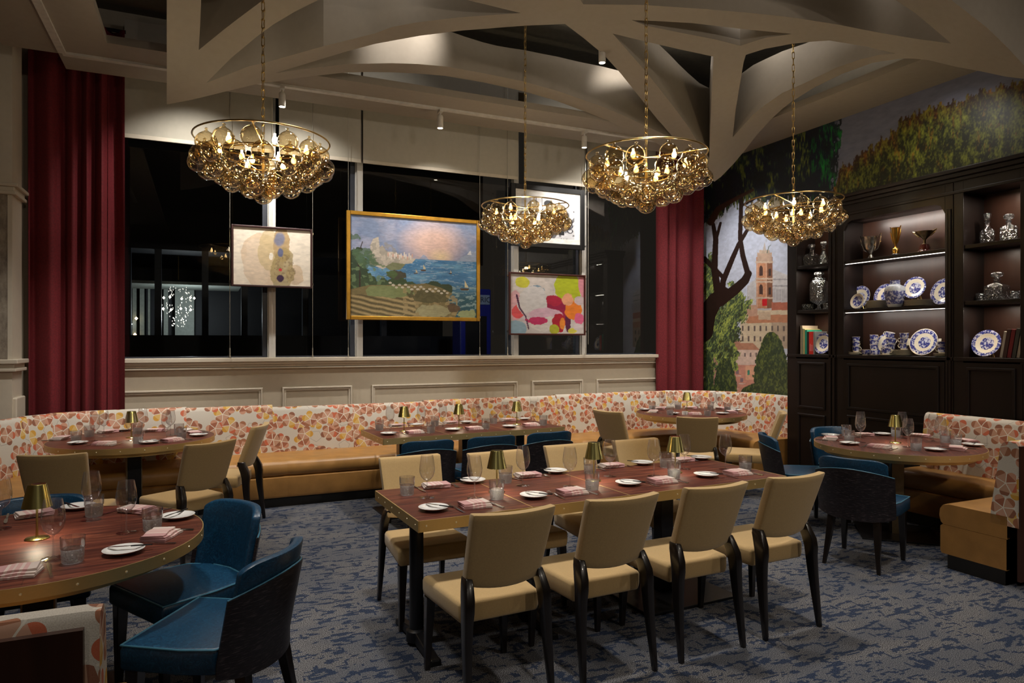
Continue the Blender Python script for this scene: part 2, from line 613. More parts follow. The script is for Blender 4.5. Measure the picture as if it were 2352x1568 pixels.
# ---------------------------------------------------------------- mesh builder
class MB:
    def __init__(s):
        s.v, s.f, s.uv = [], [], None

    def add(s, vs, fs):
        o = len(s.v)
        s.v += [tuple(q) for q in vs]
        s.f += [tuple(i + o for i in q) for q in fs]
        return s

    def box(s, a, b, rot=0.0, piv=None):
        x0, y0, z0 = a
        x1, y1, z1 = b
        vs = [(x, y, z) for z in (z0, z1) for x, y in ((x0, y0), (x1, y0), (x1, y1), (x0, y1))]
        if rot:
            cx, cy = piv or ((x0 + x1) / 2, (y0 + y1) / 2)
            c_, s_ = math.cos(rot), math.sin(rot)
            vs = [(cx + (x - cx) * c_ - (y - cy) * s_, cy + (x - cx) * s_ + (y - cy) * c_, z) for x, y, z in vs]
        return s.add(vs, [(0, 3, 2, 1), (4, 5, 6, 7), (0, 1, 5, 4), (1, 2, 6, 5), (2, 3, 7, 6), (3, 0, 4, 7)])

    def lathe(s, prof, seg=24, c=(0, 0, 0), caps=True):
        vs, fs = [], []
        for r, z in prof:
            for i in range(seg):
                t = 2 * PI * i / seg
                vs.append((c[0] + r * math.cos(t), c[1] + r * math.sin(t), c[2] + z))
        n = len(prof)
        for k in range(n - 1):
            for i in range(seg):
                j = (i + 1) % seg
                fs.append((k * seg + i, k * seg + j, (k + 1) * seg + j, (k + 1) * seg + i))
        if caps:
            if prof[0][0] > 1e-4:
                fs.append(tuple(range(seg - 1, -1, -1)))
            if prof[-1][0] > 1e-4:
                fs.append(tuple((n - 1) * seg + i for i in range(seg)))
        return s.add(vs, fs)

    def rings(s, rings, closed=True, caps=True):
        """loft through rings of equal length"""
        k = len(rings[0])
        vs = [q for r in rings for q in r]
        fs = []
        for a in range(len(rings) - 1):
            for i in range(k if closed else k - 1):
                j = (i + 1) % k
                fs.append((a * k + i, a * k + j, (a + 1) * k + j, (a + 1) * k + i))
        if caps and closed:
            fs.append(tuple(range(k - 1, -1, -1)))
            fs.append(tuple((len(rings) - 1) * k + i for i in range(k)))
        return s.add(vs, fs)

    def tube(s, pts, r, seg=8, closed=False):
        pts = [Vector(p) for p in pts]
        rs = r if isinstance(r, (list, tuple)) else [r] * len(pts)
        rings = []
        up = Vector((0, 0, 1))
        for i, p in enumerate(pts):
            if closed:
                t = pts[(i + 1) % len(pts)] - pts[i - 1]
            else:
                t = pts[min(i + 1, len(pts) - 1)] - pts[max(i - 1, 0)]
            t.normalize()
            u = t.cross(up)
            if u.length < 1e-3:
                u = t.cross(Vector((1, 0, 0)))
            u.normalize()
            v_ = t.cross(u)
            rings.append([tuple(p + (u * math.cos(2 * PI * k / seg) + v_ * math.sin(2 * PI * k / seg)) * rs[i]) for k in range(seg)])
        if closed:
            rings.append(rings[0])
        return s.rings(rings, caps=not closed)

    def frame(s, map3, a0, b0, a1, b1, wd, o0, o1, bev=.004):
        """mitred rectangular moulding; map3(a, b, out) -> xyz; bead profile from the outer to the inner edge"""
        prof = [(0, o0), (0, o1 - bev), (bev, o1), (wd - bev, o1), (wd, o1 - bev * 1.5), (wd, o0)]
        rings = []
        for i, o_ in prof:
            rings.append([map3(a0 + i, b0 + i, o_), map3(a1 - i, b0 + i, o_), map3(a1 - i, b1 - i, o_), map3(a0 + i, b1 - i, o_)])
        return s.rings(rings, caps=False)

    def prism(s, poly, z0, z1):
        n = len(poly)
        vs = [(x, y, z0) for x, y in poly] + [(x, y, z1) for x, y in poly]
        fs = [tuple(range(n - 1, -1, -1)), tuple(range(n, 2 * n))] + [(i, (i + 1) % n, n + (i + 1) % n, n + i) for i in range(n)]
        return s.add(vs, fs)

    def rects(s, st):
        """loft of rectangles: (x, y, z, half x, half y)"""
        return s.rings([[(x - a, y - b, z), (x + a, y - b, z), (x + a, y + b, z), (x - a, y + b, z)] for x, y, z, a, b in st])

    def build(s, name, m, parent=None, smooth=False, bevel=0.0, seg=2, loc=None, rz=0.0, link=True, sub=0, origin=False):
        me = bpy.data.meshes.new(name)
        me.from_pydata(s.v, [], s.f)
        bm = bmesh.new()
        bm.from_mesh(me)
        if s.uv is None:
            bmesh.ops.recalc_face_normals(bm, faces=bm.faces)
        if bevel:
            ed = [e for e in bm.edges if len(e.link_faces) == 2 and e.calc_face_angle(0) > .6]
            bmesh.ops.bevel(bm, geom=ed, offset=bevel, segments=seg, affect='EDGES', profile=.5, clamp_overlap=True)
        if sub:
            bmesh.ops.subdivide_edges(bm, edges=bm.edges, cuts=sub, use_grid_fill=True)
        if smooth:
            for f in bm.faces:
                f.smooth = True
            for e in bm.edges:
                if len(e.link_faces) == 2 and e.calc_face_angle(0) > .75:
                    e.smooth = False
        bm.to_mesh(me)
        bm.free()
        if s.uv is not None:
            ul = me.uv_layers.new(name='UVMap')
            vi = np.zeros(len(me.loops), dtype=np.int32)
            me.loops.foreach_get('vertex_index', vi)
            ul.data.foreach_set('uv', np.array(s.uv, dtype=np.float32)[vi].ravel())
        me.materials.append(m)
        o = bpy.data.objects.new(name, me)
        if link:
            C.objects.link(o)
        if parent is not None:
            o.parent = parent
        if loc is not None:
            o.location = loc
            if rz:
                o.rotation_euler[2] = rz
            if origin:
                me.transform(Matrix.Rotation(-rz, 4, 'Z') @ Matrix.Translation(-Vector(loc)))
        return o


def tag(o, label=None, cat=None, group=None, kind=None):
    for k, v in (('label', label), ('category', cat), ('group', group), ('kind', kind)):
        if v:
            o[k] = v
    return o


def thing(name, label, cat, loc=(0, 0, 0), rz=0.0, group=None):
    o = bpy.data.objects.new(name, None)
    C.objects.link(o)
    o.location = loc
    o.rotation_euler = (0, 0, rz)
    o.empty_display_size = .1
    return tag(o, label, cat, group)


def struct(name, mb, m, label=None, **kw):
    return tag(mb.build(name, m, **kw), label, None, None, 'structure')


def dup(root, loc, rz, label, group=None):
    r = root.copy()
    C.objects.link(r)
    r.location = loc
    r.rotation_euler = (0, 0, rz)
    r['label'] = label
    if group:
        r['group'] = group
    for ch in list(root.children):
        c = ch.copy()
        C.objects.link(c)
        c.parent = r
        for g in list(ch.children):
            d = g.copy()
            C.objects.link(d)
            d.parent = c
    return r


class Kind:
    """first use moves the prototype, later uses copy it"""
    def __init__(s, maker):
        s.maker, s.proto = maker, None

    def place(s, loc, rz, label, group=None):
        if s.proto is None:
            s.proto = s.maker()
            s.proto.location = loc
            s.proto.rotation_euler = (0, 0, rz)
            s.proto['label'] = label
            if group:
                s.proto['group'] = group
            return s.proto
        return dup(s.proto, loc, rz, label, group)


ORD = ['first', 'second', 'third', 'fourth', 'fifth', 'sixth', 'seventh', 'eighth', 'ninth', 'tenth']

# ================================================================= THE SETTING
WY, WX = 8.0, 6.70          # window wall, mural wall
SOFF = 4.20
struct('floor', MB().box((-3.2, -3.5, -.06), (7.2, 8.3, 0)), M['carpet'], 'dark grey carpet with broken blue brush strokes')
struct('ceiling', MB().box((-3.2, -3.5, 5.05), (7.2, 8.3, 5.15)), M['dark_plaster'], 'dark upper ceiling above the ribs')

# window wall: dado below, header above, piers at the sides
wl = onY(284, 600, WY).x - .35
wr = WX
zs = 1.458
struct('wall_back', MB().box((-2.4, WY, 0), (WX + .1, WY + .22, zs - .04)).box((-2.4, WY + .12, 4.6), (WX + .1, WY + .3, 5.1)).box((-2.4, WY, zs - .04), (-1.45, WY + .3, 5.1)).box((6.35, WY + .04, zs - .04), (WX + .1, WY + .3, 5.1)),
       M['wall'], 'painted cream wall below the windows')
sx0, sx1 = onY(284, 830, WY - .1).x, onY(1513, 830, WY - .1).x
struct('trim_1', MB().box((sx0, WY - .10, zs - .045), (sx1, WY + .16, zs)).box((sx0, WY - .07, zs - .075), (sx1, WY, zs - .045))
       .box((sx0, WY - .05, zs - .10), (sx1, WY, zs - .075)).box((sx0, WY - .035, zs - .125), (sx1, WY, zs - .10)).box((sx0, WY - .055, 1.335), (sx1, WY, 1.352)), M['trim'], 'moulded cream window sill', bevel=.006)
# panel mouldings under the sill
for k, (xa, xb) in enumerate([(250, 603), (648, 808), (853, 1187), (1220, 1337), (1368, 1512), (1545, 1650)]):
    a, b = onY(xa, 880, WY).x, onY(xb, 880, WY).x
    zt, zb = 1.125, .55
    mb = MB()
    mb.frame(lambda p_, q_, o_: (p_, WY - o_, q_), a, zb, b, zt, .020, 0, .030)
    mb.frame(lambda p_, q_, o_: (p_, WY - o_, q_), a + .020, zb + .020, b - .020, zt - .020, .022, 0, .017)
    struct('trim_%d' % (k + 2), mb, M['trim'], 'raised rectangular wall moulding')
# mural wall and the left wall
struct('wall_right', MB().box((WX, -3.5, 0), (WX + .2, 8.3, 5.1)), M['wall'], 'side wall behind the mural and cabinets')
struct('wall_left', MB().box((-2.75, -3.5, 0), (-2.55, 8.3, 5.1)), M['stucco'])
struct('wall_front', MB().box((-3.2, -3.7, 0), (7.2, -3.5, 5.1)), simple('far_room_wall', (.05, .04, .035), .8), 'dark wall of the room behind the viewer')
# pilaster at the left
px1 = -1.579
struct('wall_left_pilaster', MB().box((-2.6, 7.45, 0), (px1, 7.80, 1.42)).box((-2.6, 7.45, 3.02), (px1, 7.80, 5.05)).box((px1 - .035, 7.45, 1.42), (px1, 7.80, 3.02)).box((-2.6, 7.46, 1.42), (px1 - .03, 7.80, 3.02)), M['trim'], 'cream corner pilaster beside the red drapes')
struct('wall_left_inset', MB().box((-2.6, 7.452, 1.46), (px1 - .036, 7.459, 2.98)), M['stucco'], 'mottled brown wallpaper set into the pilaster')
for i, (za, zb) in enumerate([(1.36, 1.47), (2.95, 3.05)]):
    struct('trim_%d' % (20 + i), MB().box((-2.6, 7.41, za), (px1 + .035, 7.83, za + .03)).box((-2.6, 7.425, za + .03), (px1 + .02, 7.82, za + .07)).box((-2.6, 7.40, za + .07), (px1 + .05, 7.84, zb)), M['trim'], 'moulded rail across the pilaster', bevel=.006)
struct('trim_22', MB().box((px1 - .02, 7.47, .5), (px1 + .03, 7.80, 1.12)), M['trim'], 'raised panel on the side of the pilaster', bevel=.01)

# soffit band round the room, hung above it the track
sf = MB()
sf.box((-1.19, 6.79, SOFF), (WX, 7.59, SOFF + .07))
sf.box((-3.0, -3.5, SOFF), (-.77, 6.79, SOFF + .07)).box((-1.60, 6.79, SOFF), (-1.19, 7.21, SOFF + .07))
sf.box((5.95, -3.5, SOFF), (WX, 6.79, SOFF + .07))
sf.box((-1.19, 7.53, SOFF + .07), (WX, 7.59, SOFF + .35))
struct('ceiling_soffit', sf, M['plaster'], 'flat painted soffit round the edge of the room')

# ---------------------------------------------------------------- vaulted ribs
CP = [(383, 240, 3.60), (383, 120, 3.85), (383, 0, 4.10), (460, 113, 3.93), (475, 190, 3.74), (600, 150, 3.93), (600, 60, 4.08), (743, 115, 4.06), (740, 0, 4.24), (960, 68, 4.26), (1200, 44, 4.37),
      (1310, 30, 4.41), (633, 178, 3.96), (760, 160, 4.15), (900, 156, 4.32), (1121, 178, 4.388), (1300, 228, 4.31), (1450, 290, 4.16), (1549, 330, 4.04), (1641, 417, 3.65), (1600, 375, 3.82), (1690, 335, 3.98), (1770, 260, 4.18),
      (1850, 205, 4.277), (1935, 162, 4.32), (2005, 138, 4.31), (2100, 125, 4.15), (2200, 130, 4.02), (2300, 150, 3.88), (2352, 165, 3.78), (2480, 225, 3.60), (1670, 230, 4.16), (1675, 110, 4.36), (1480, 130, 4.34), (1560, 230, 4.19),
      (1600, 36, 4.42), (1850, 65, 4.39), (2050, 95, 4.24), (2150, 30, 4.2), (2120, -10, 4.27), (2268, 64, 4.0), (950, -45, 4.40), (1300, -80, 4.5), (1700, -120, 4.55), (700, -120, 4.4), (383, -150, 4.3), (2100, -120, 4.45), (1450, 60, 4.40)]


def tps(pts):
    P_ = np.array(pts, float)
    X, z = P_[:, :2] / 1000, P_[:, 2]

    def K(r):
        return np.where(r > 1e-9, r * r * np.log(r + 1e-12), 0)
    n = len(z)
    A = np.zeros((n + 3, n + 3))
    A[:n, :n] = K(np.linalg.norm(X[:, None] - X[None], axis=2)) + np.eye(n) * 1e-4
    A[:n, n] = 1
    A[:n, n + 1:] = X
    A[n, :n] = 1
    A[n + 1:, :n] = X.T
    s_ = np.linalg.solve(A, np.concatenate([z, np.zeros(3)]))

    def f(x, y):
        q = np.array([x, y]) / 1000
        return float(K(np.linalg.norm(X - q, axis=1)) @ s_[:n] + s_[n] + s_[n + 1:] @ q)
    return f


zf = tps(CP)
OUT = [(383, 240), (436, 230), (482, 219), (539, 205), (590, 193), (640, 186), (692, 178), (743, 172), (786, 167), (840, 165.5), (900, 166), (960, 169), (1022, 174), (1110, 189), (1204, 210), (1277, 231), (1346, 257), (1390, 275), (1450, 302), (1500, 324),
       (1540, 347), (1600, 385), (1641, 417), (1656, 406), (1686, 375), (1711, 345), (1738, 310), (1771, 274), (1798, 249), (1819, 233), (1870, 201), (1936, 169), (2005, 144), (2071, 134), (2098, 134.5), (2132, 138), (2199, 154), (2254, 164), (2310, 176), (2352, 181), (2480, 228),
       (2440, 222), (2352, 150), (2310, 105), (2268, 64), (2185, 0), (2100, -70), (1950, -150), (1500, -190), (1000, -190), (383, -150), (383, 0), (383, 120)]
HOLES = [
    [(633, 168), (743, 134), (800, 117), (860, 101), (964, 82), (1063, 70), (1204, 59), (1298, 55), (1340, 87), (1387, 126), (1427, 170), (1466, 219), (1510, 274), (1549, 319), (1480, 288), (1430, 264), (1385, 245), (1330, 226), (1282, 209), (1203, 187), (1110, 168), (1027, 153), (960, 147), (900, 145), (800, 147), (700, 158)],
    [(456.5, 115), (460, 51), (462, 0), (470, -70), (640, -40), (603, 1), (544, 45), (513, 69)],
    [(473, 191), (531, 133), (590, 84), (628, 56), (675, 28), (731, 0), (800, -35), (900, -60), (960, -45), (1073, 0), (1196, 30), (1053, 40), (960, 51), (900, 62), (860, 77), (743, 106), (605, 145), (569, 153)],
    [(1407, 77), (1486, 96), (1560, 113), (1639, 130), (1635, 220), (1631, 302), (1629, 365), (1606, 332), (1579, 288), (1538, 233), (1483, 164)],
    [(1451, 46), (1522, 49), (1590, 53), (1700, 66), (1819, 78), (1757, 87), (1700, 105), (1645, 91), (1552, 73), (1480, 58)],
    [(1713, 126), (1757, 112), (1817, 101), (1860, 96), (1905, 93), (1991, 107), (2057, 123), (2019, 126), (1977, 136), (1922, 155), (1850, 190), (1798, 213), (1757, 241), (1730, 263), (1700, 296), (1683, 315), (1690, 250), (1700, 190), (1708, 143)],
    [(1329, -5), (1340, 10), (1480, 11.5), (1606, 20), (1716, 29), (1811, 39), (1922, 56), (2019, 75), (2116, 91), (2185, 100), (2143, 64), (2102, 30), (2057, 0), (1990, -45), (1800, -90), (1500, -100), (1345, -60)],
]


def inside(pt, poly):
    x, y = pt
    r = False
    j = len(poly) - 1
    for i in range(len(poly)):
        xi, yi = poly[i]
        xj, yj = poly[j]
        if (yi > y) != (yj > y) and x < (xj - xi) * (y - yi) / (yj - yi) + xi:
            r = not r
        j = i
    return r


def vault():
    pts, edges, loops = [], [], []
    for poly in [OUT] + HOLES:
        lp = []
        for i in range(len(poly)):
            a, b = poly[i], poly[(i + 1) % len(poly)]
            n = max(1, int(math.dist(a, b) / 30))
            for k in range(n):
                lp.append(len(pts))
                pts.append(Vector((a[0] + (b[0] - a[0]) * k / n, a[1] + (b[1] - a[1]) * k / n)))
        edges += [(lp[i], lp[(i + 1) % len(lp)]) for i in range(len(lp))]
        loops.append(lp)
    for gx in range(400, 2480, 40):
        for gy in range(-170, 420, 35):
            q = (gx + (gy // 35 % 2) * 20, gy)
            if inside(q, OUT) and not any(inside(q, h) for h in HOLES):
                if min(math.dist(q, p_) for p_ in pts[:sum(len(l) for l in loops)]) > 14:
                    pts.append(Vector(q))
    vs, es, fs, ov, oe, of = delaunay_2d_cdt(pts, edges, [], 0, 1e-5)
    keep = []
    for f in fs:
        c = sum((vs[i] for i in f), Vector((0, 0))) / len(f)
        if inside(c, OUT) and not any(inside(c, h) for h in HOLES):
            keep.append(tuple(f))
    V3 = []
    for v in vs:
        z = zf(v.x, v.y)
        V3.append(tuple(at(v.x, v.y, z)))
    cnt = {}
    for f in keep:
        for i in range(len(f)):
            e = tuple(sorted((f[i], f[(i + 1) % len(f)])))
            cnt[e] = cnt.get(e, 0) + 1
    bnd = [e for e, c in cnt.items() if c == 1]
    mb = MB()
    n = len(V3)
    mb.v = V3[:]
    mb.f = keep[:]
    top = {}
    for e in bnd:
        for i in e:
            if i not in top:
                x, y, z = V3[i]
                top[i] = len(mb.v)
                mb.v.append((x, y, max(4.70, z + .25)))
    for a, b in bnd:
        mb.f.append((a, b, top[b], top[a]))
    o = mb.build('ceiling_vault', M['plaster'], smooth=False)
    me = o.data
    for p in me.polygons:
        if abs(p.normal.z) > .4:
            p.use_smooth = True
    # crisp arrises between soffit faces and walls
    bm = bmesh.new()
    bm.from_mesh(me)
    for e in bm.edges:
        if len(e.link_faces) == 2:
            a = e.calc_face_angle(0)
            e.smooth = a < .6
    for f in bm.faces:
        f.smooth = True
    bm.to_mesh(me)
    bm.free()
    tag(o, 'suspended vault of curved painted ribs with pointed openings', None, None, 'structure')
    return o


vault()
# lights inside the vault: strip on the arch top and aimed spots that graze the rib sides
lamp('AREA', 'cove_light', (2.8, 6.15, 4.72), (2.8, 5.9, 5.1), 14, NEUT, 4.6, size_y=.04)
lamp('SPOT', 'rib_spot_light', (1.9, 5.75, 4.85), (1.75, 6.6, 4.5), 55, (1, .93, .85), .05, 70, 1)
lamp('SPOT', 'rib_spot_light', (4.15, 5.75, 4.80), (4.35, 6.6, 4.4), 60, (1, .93, .85), .05, 70, 1)
lamp('POINT', 'vault_light', at(1780, -75, 4.86), None, 11, (1, .94, .88), .1)
lamp('POINT', 'vault_light', (4.3, 5.9, 4.85), None, 5, NEUT, .1)
lamp('POINT', 'vault_light', (5.2, 5.4, 4.85), None, 5, NEUT, .1)
lamp('POINT', 'vault_light', (1.2, 5.2, 4.85), None, 5, NEUT, .1)
lamp('SPOT', 'mural_spot_light', (5.3, 7.0, 4.12), (6.7, 7.0, 2.0), 190, (1, .95, .90), .04, 80, 1)
lamp('SPOT', 'mural_spot_light', (5.7, 4.4, 4.12), (6.7, 4.3, 3.3), 16, NEUT, .04, 80, .9)

# ---------------------------------------------------------------- track and track heads
tr = thing('lighting_track', 'long pale lighting track screwed under the soffit in front of the windows', 'lighting track', (0, 0, 0))
MB().box((-1.15, 7.14, SOFF - .022), (WX - .1, 7.20, SOFF)).build('rail', M['white_plastic'], tr)
MB().box((-1.18, 2.0, SOFF - .022), (-1.12, 7.14, SOFF)).build('rail', M['white_plastic'], tr)


def make_head():
    t = thing('track_spotlight', '', 'spotlight')
    MB().box((-.02, -.05, -.03), (.02, .05, 0)).build('adapter', M['white_plastic'], t)
    MB().lathe([(.012, -.06), (.012, -.03)], 8).build('swivel', M['white_plastic'], t)
    MB().lathe([(.030, -.20), (.034, -.195), (.034, -.08), (.028, -.06), (0, -.06)], 16, caps=False).build('housing', M['white_plastic'], t, smooth=True)
    MB().lathe([(0, -.197), (.027, -.197), (.027, -.190)], 16, caps=False).build('lens', M['lens'], t)
    return t


HEAD = Kind(make_head)
for i, (px_, py_, lb) in enumerate([(648, 207, 'white track spotlight behind the first chandelier chain'), (1011, 256, 'white track spotlight over the big seascape painting'), (1342, 300, 'white track spotlight above the black framed photograph')]):
    q = onY(px_, py_, 7.17)
    HEAD.place((q.x, 7.17, SOFF - .022), 0, lb, 'track spotlights at the window')
    lamp('SPOT', 'track_beam', (q.x, 7.15, SOFF - .24), (q.x + (.3 if i else -.1), 7.9, 2.6), 90, NEUT, .03, 100, .9)
q = at(1383, 113, 4.40)
HEAD.place((q.x, q.y, 4.47), 0, 'white spotlight fixed beside the forked rib above the room', 'rib spotlights')
for x in (-.1, .9, 5.0):
    lamp('SPOT', 'track_beam', (x, 7.12, SOFF - .05), (x, 7.9, 2.9), 70, NEUT, .03, 110, .9)

# ---------------------------------------------------------------- windows, blinds
zt = 4.62
xs = [onY(x, 600, WY + .05).x for x in (240, 622, 823, 1182, 1338, 1570)]
for i in range(len(xs) - 1):
    wn = thing('window_%d' % (i + 1), None, None)
    wn['kind'] = 'structure'
    g = MB()
    g.add([(xs[i], WY + .10, zs), (xs[i + 1], WY + .10, zs), (xs[i + 1], WY + .10, zt), (xs[i], WY + .10, zt)], [(0, 1, 2, 3)])
    g.build('pane', M['pane'], wn)
    g = MB()
    a = xs[i + 1]
    MB().box((a - .022, WY + .03, zs), (a + .05, WY + .16, zt)).box((a - .034, WY + .06, zs), (a - .022, WY + .16, zt)).build('mullion', M['mullion'], wn, bevel=.004)
    MB().box((a - .085, WY + .09, zs), (a - .034, WY + .16, zt)).build('mullion', M['mullion_dark'], wn)
    MB().box((xs[i], WY + .07, zs), (xs[i + 1], WY + .16, zs + .015)).build('sill', M['mullion_dark'], wn)
HEM = 3.70
for k, (xa, xb) in enumerate([(286, 627), (641, 829), (834, 1190), (1204, 1343), (1349, 1510)]):
    a, b = onY(xa, 350, WY - .08).x, onY(xb, 350, WY - .08).x
    nm = ['beside the drapes, widest', 'behind the first chandelier', 'over the large seascape', 'above the black framed photograph', 'next to the narrow red drapes'][k]
    t = thing('roller_blind', 'pale roller blind pulled partly down ' + nm, 'blind', ((a + b) / 2, WY - .08, HEM), 0, 'roller blinds over the windows')
    hw = (b - a) / 2
    MB().box((-hw, -.003, .04), (hw, .003, 4.9 - HEM)).build('fabric', M['blind'], t)
    MB().box((-hw, -.008, 0), (hw, .008, .042)).build('hem_bar', M['trim'], t, bevel=.004)
    if k in (0, 2, 4):
        MB().tube([(hw - .01 if k != 4 else -hw, -.02, 1.1), (hw - .01 if k != 4 else -hw, -.02, -2.1)], .0025, 5).build('pull_cord', M['trim'], t)

# ---------------------------------------------------------------- street outside
struct('ground_street', MB().box((-30, 8.4, -.5), (40, 40, -.45)), simple('asphalt', (.02, .02, .022), .6))
bl = thing('shop_building', 'dark shop across the street with a lit hall behind glass', 'building', (-3.0, 15, -.45))
MB().box((-8, 3.0, 0), (9, 3.4, 9)).box((-8, 0, 3.9), (9, 3.4, 9)).build('facade', simple('dark_facade', (.012, .012, .015), .6), bl)
for px_ in (292, 362, 470, 560, 700, 880):
    x_ = onY(px_, 700, 15).x + 3.0
    MB().box((x_ - .05, -.05, 0), (x_ + .07, .1, 3.9)).build('post', M['mullion_dark'], bl)
MB().box((-8, -.06, 0), (9, .12, 2.22)).build('bulkhead', simple('dark_bulkhead', (.006, .006, .009), .5), bl)
lit = simple('lit_column', (.30, .32, .28), .6)
for xa, xb in ((304, 313), (321, 331), (340, 344), (376, 386), (402, 446)):
    MB().box((onY(xa, 700, 17.6).x + 3, 2.6, .9), (onY(xb, 700, 17.6).x + 3, 2.8, 3.4)).build('column', lit, bl)
MB().box((onY(300, 700, 17.4).x + 3, 1.0, 3.3), (onY(548, 700, 17.4).x + 3, 2.6, 3.36)).build('hall_ceiling', lit, bl)
cxy = onY(410, 697, 16.0)
lamp('POINT', 'hall_lamp_light', (cxy.x + .2, 16.2, 2.2), None, 32, (.85, .95, 1), .1)
ch = thing('crystal_chandelier', 'bright crystal chandelier hanging in the hall across the street', 'chandelier', tuple(cxy))
MB().tube([(0, 0, .5), (0, 0, 1.2)], .012, 6).build('rod', M['brass'], ch)
cr = MB()
for k in range(120):
    t = random.uniform(0, 2 * PI)
    zz = random.uniform(-.48, .35)
    rr_ = (.36 - abs(zz + .05) * .5) * random.uniform(.6, 1)
    cr.lathe([(0, -.018), (.010, 0), (0, .018)], 5, (rr_ * math.cos(t), rr_ * math.sin(t), zz), caps=False)
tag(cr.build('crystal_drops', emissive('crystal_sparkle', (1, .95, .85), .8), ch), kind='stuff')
bm_c = emissive('crystal_bulb', (1, .90, .7), 6)
for k in range(9):
    t = k * 2 * PI / 9
    MB().lathe([(0, -.03), (.026, 0), (0, .035)], 8, (.30 * math.cos(t), .30 * math.sin(t), -.12 if k % 2 else .12), caps=False).build('candle_bulb', bm_c, ch)
kx = onY(1123, 678, 12.6).x
tk = thing('kiosk', 'tall dark blue kiosk outside the window, lettered ELECTRIC', 'kiosk', (kx, 12.6, -.45))
MB().box((-.60, 0, .08), (.05, .5, 3.14)).build('body', simple('blue_kiosk_paint', (.012, .02, .20), .3, coat=.4), tk, bevel=.03)
MB().box((-.57, -.008, 2.83), (.012, .0, 3.02)).build('sign_panel', simple('pale_sign', (.30, .33, .38), .5), tk)
MB().box((-.50, -.006, 1.5), (-.05, .0, 2.6)).build('screen', M['black_metal'], tk)
MB().box((-.64, -.04, 0), (.09, .54, .08)).build('base', M['black_metal'], tk)


def text(body, size, loc, rot, m, name, parent=None, label=None, ext=.001, align='CENTER'):
    cu = bpy.data.curves.new(name, 'FONT')
    cu.body = body
    cu.size = size
    cu.extrude = ext
    cu.align_x = align
    cu.align_y = 'CENTER'
    cu.materials.append(m)
    tmp = bpy.data.objects.new(name, cu)
    C.objects.link(tmp)
    me = bpy.data.meshes.new_from_object(tmp)
    bpy.data.objects.remove(tmp)
    bpy.data.curves.remove(cu)
    o = bpy.data.objects.new(name, me)
    C.objects.link(o)
    o.location = loc
    o.rotation_euler = rot
    if parent:
        o.parent = parent
    return o


text('ELECTRIC', .145, (-.28, -.010, 2.92), (PI / 2, 0, 0), M['mullion_dark'], 'lettering', tk)
lamp('SPOT', 'street_lamp_light', (4.0, 9.6, 4.5), (kx - .3, 12.8, 1.0), 110, (.6, .75, 1), .1, 70, 1)
for q in ((300, 744, (.9, .95, 1)), (313, 731, (1, .75, .4)), (310, 768, (1, .7, .35))):
    o = MB().lathe([(0, -.04), (.035, 0), (0, .04)], 8, caps=False).build('street_lamp', emissive('street_lamp_glow', q[2], 7))
    o.location = onY(q[0], q[1], 17.5)
    tag(o, ['small white street light seen beyond the glass', 'upper amber street light seen beyond the glass', 'lower amber street light seen beyond the glass'][(q[1] == 731) + 2 * (q[1] == 768)], 'street light', 'street lights outside')

# ================================================================= DRAPES
def drape(x0, x1, y, z0, z1, nf, amp, seed, name, label):
    rnd = random.Random(seed)
    wp = rnd.uniform(0, 6)
    ph = [rnd.uniform(-.35, .35) for _ in range(nf * 2 + 2)]
    am = [rnd.uniform(.65, 1.25) for _ in range(nf * 2 + 2)]
    nu, nv = nf * 22, 16
    vs = []
    for j in range(nv + 1):
        v = j / nv
        z = z0 + (z1 - z0) * v
        for i in range(nu + 1):
            u = i / nu
            t = nf * (u + .055 * math.sin(2 * PI * u * 1.3 + wp + .5 * (1 - v)) - .055 * math.sin(wp + .5 * (1 - v)))
            t = min(max(t, 0), nf - 1e-4)
            k = int(min(nf - 1, t))
            a = amp * (am[k] * (1 - (t - k)) + am[k + 1] * (t - k)) * (1.15 - .35 * v)
            s = math.sin(2 * PI * (t + ph[k] * .25 * (1 - v)))
            s = s * .85 + .15 * math.sin(4 * PI * t + ph[k] * 6)
            xx = x0 + (x1 - x0) * (u + .012 * math.sin(2 * PI * t + 1.2 + ph[k] * 3) * (1 - v * .5))
            vs.append((xx, y + a * s, z))
    mb = MB()
    fs = [(j * (nu + 1) + i, j * (nu + 1) + i + 1, (j + 1) * (nu + 1) + i + 1, (j + 1) * (nu + 1) + i) for j in range(nv) for i in range(nu)]
    # back sheet gives the cloth thickness
    n = len(vs)
    vs2 = [(a, b + .008, c) for a, b, c in vs]
    mb.add(vs + vs2, fs + [tuple(q + n for q in reversed(f)) for f in fs])
    t = thing('curtain', label, 'curtain', ((x0 + x1) / 2, y, z0))
    o = mb.build('cloth', M['velvet'], t, smooth=True)
    o.data.transform(Matrix.Translation((-(x0 + x1) / 2, -y, -z0)))
    MB().tube([(x0 - (x0 + x1) / 2, 0, z1 - z0), (x1 - (x0 + x1) / 2, 0, z1 - z0)], .018, 8).build('curtain_rod', M['black_metal'], t)
    return t


drape(-1.55, onY(287, 600, 7.80).x, 7.875, .01, 4.75, 5, .075, 3, 'curtain', 'wide crimson velvet curtain in deep folds beside the cream pilaster')
drape(onY(1511, 600, 7.86).x, onY(1618, 600, 7.86).x + .02, 7.90, .01, 4.75, 4, .05, 5, 'curtain', 'narrow crimson velvet curtain between the window and the mural')

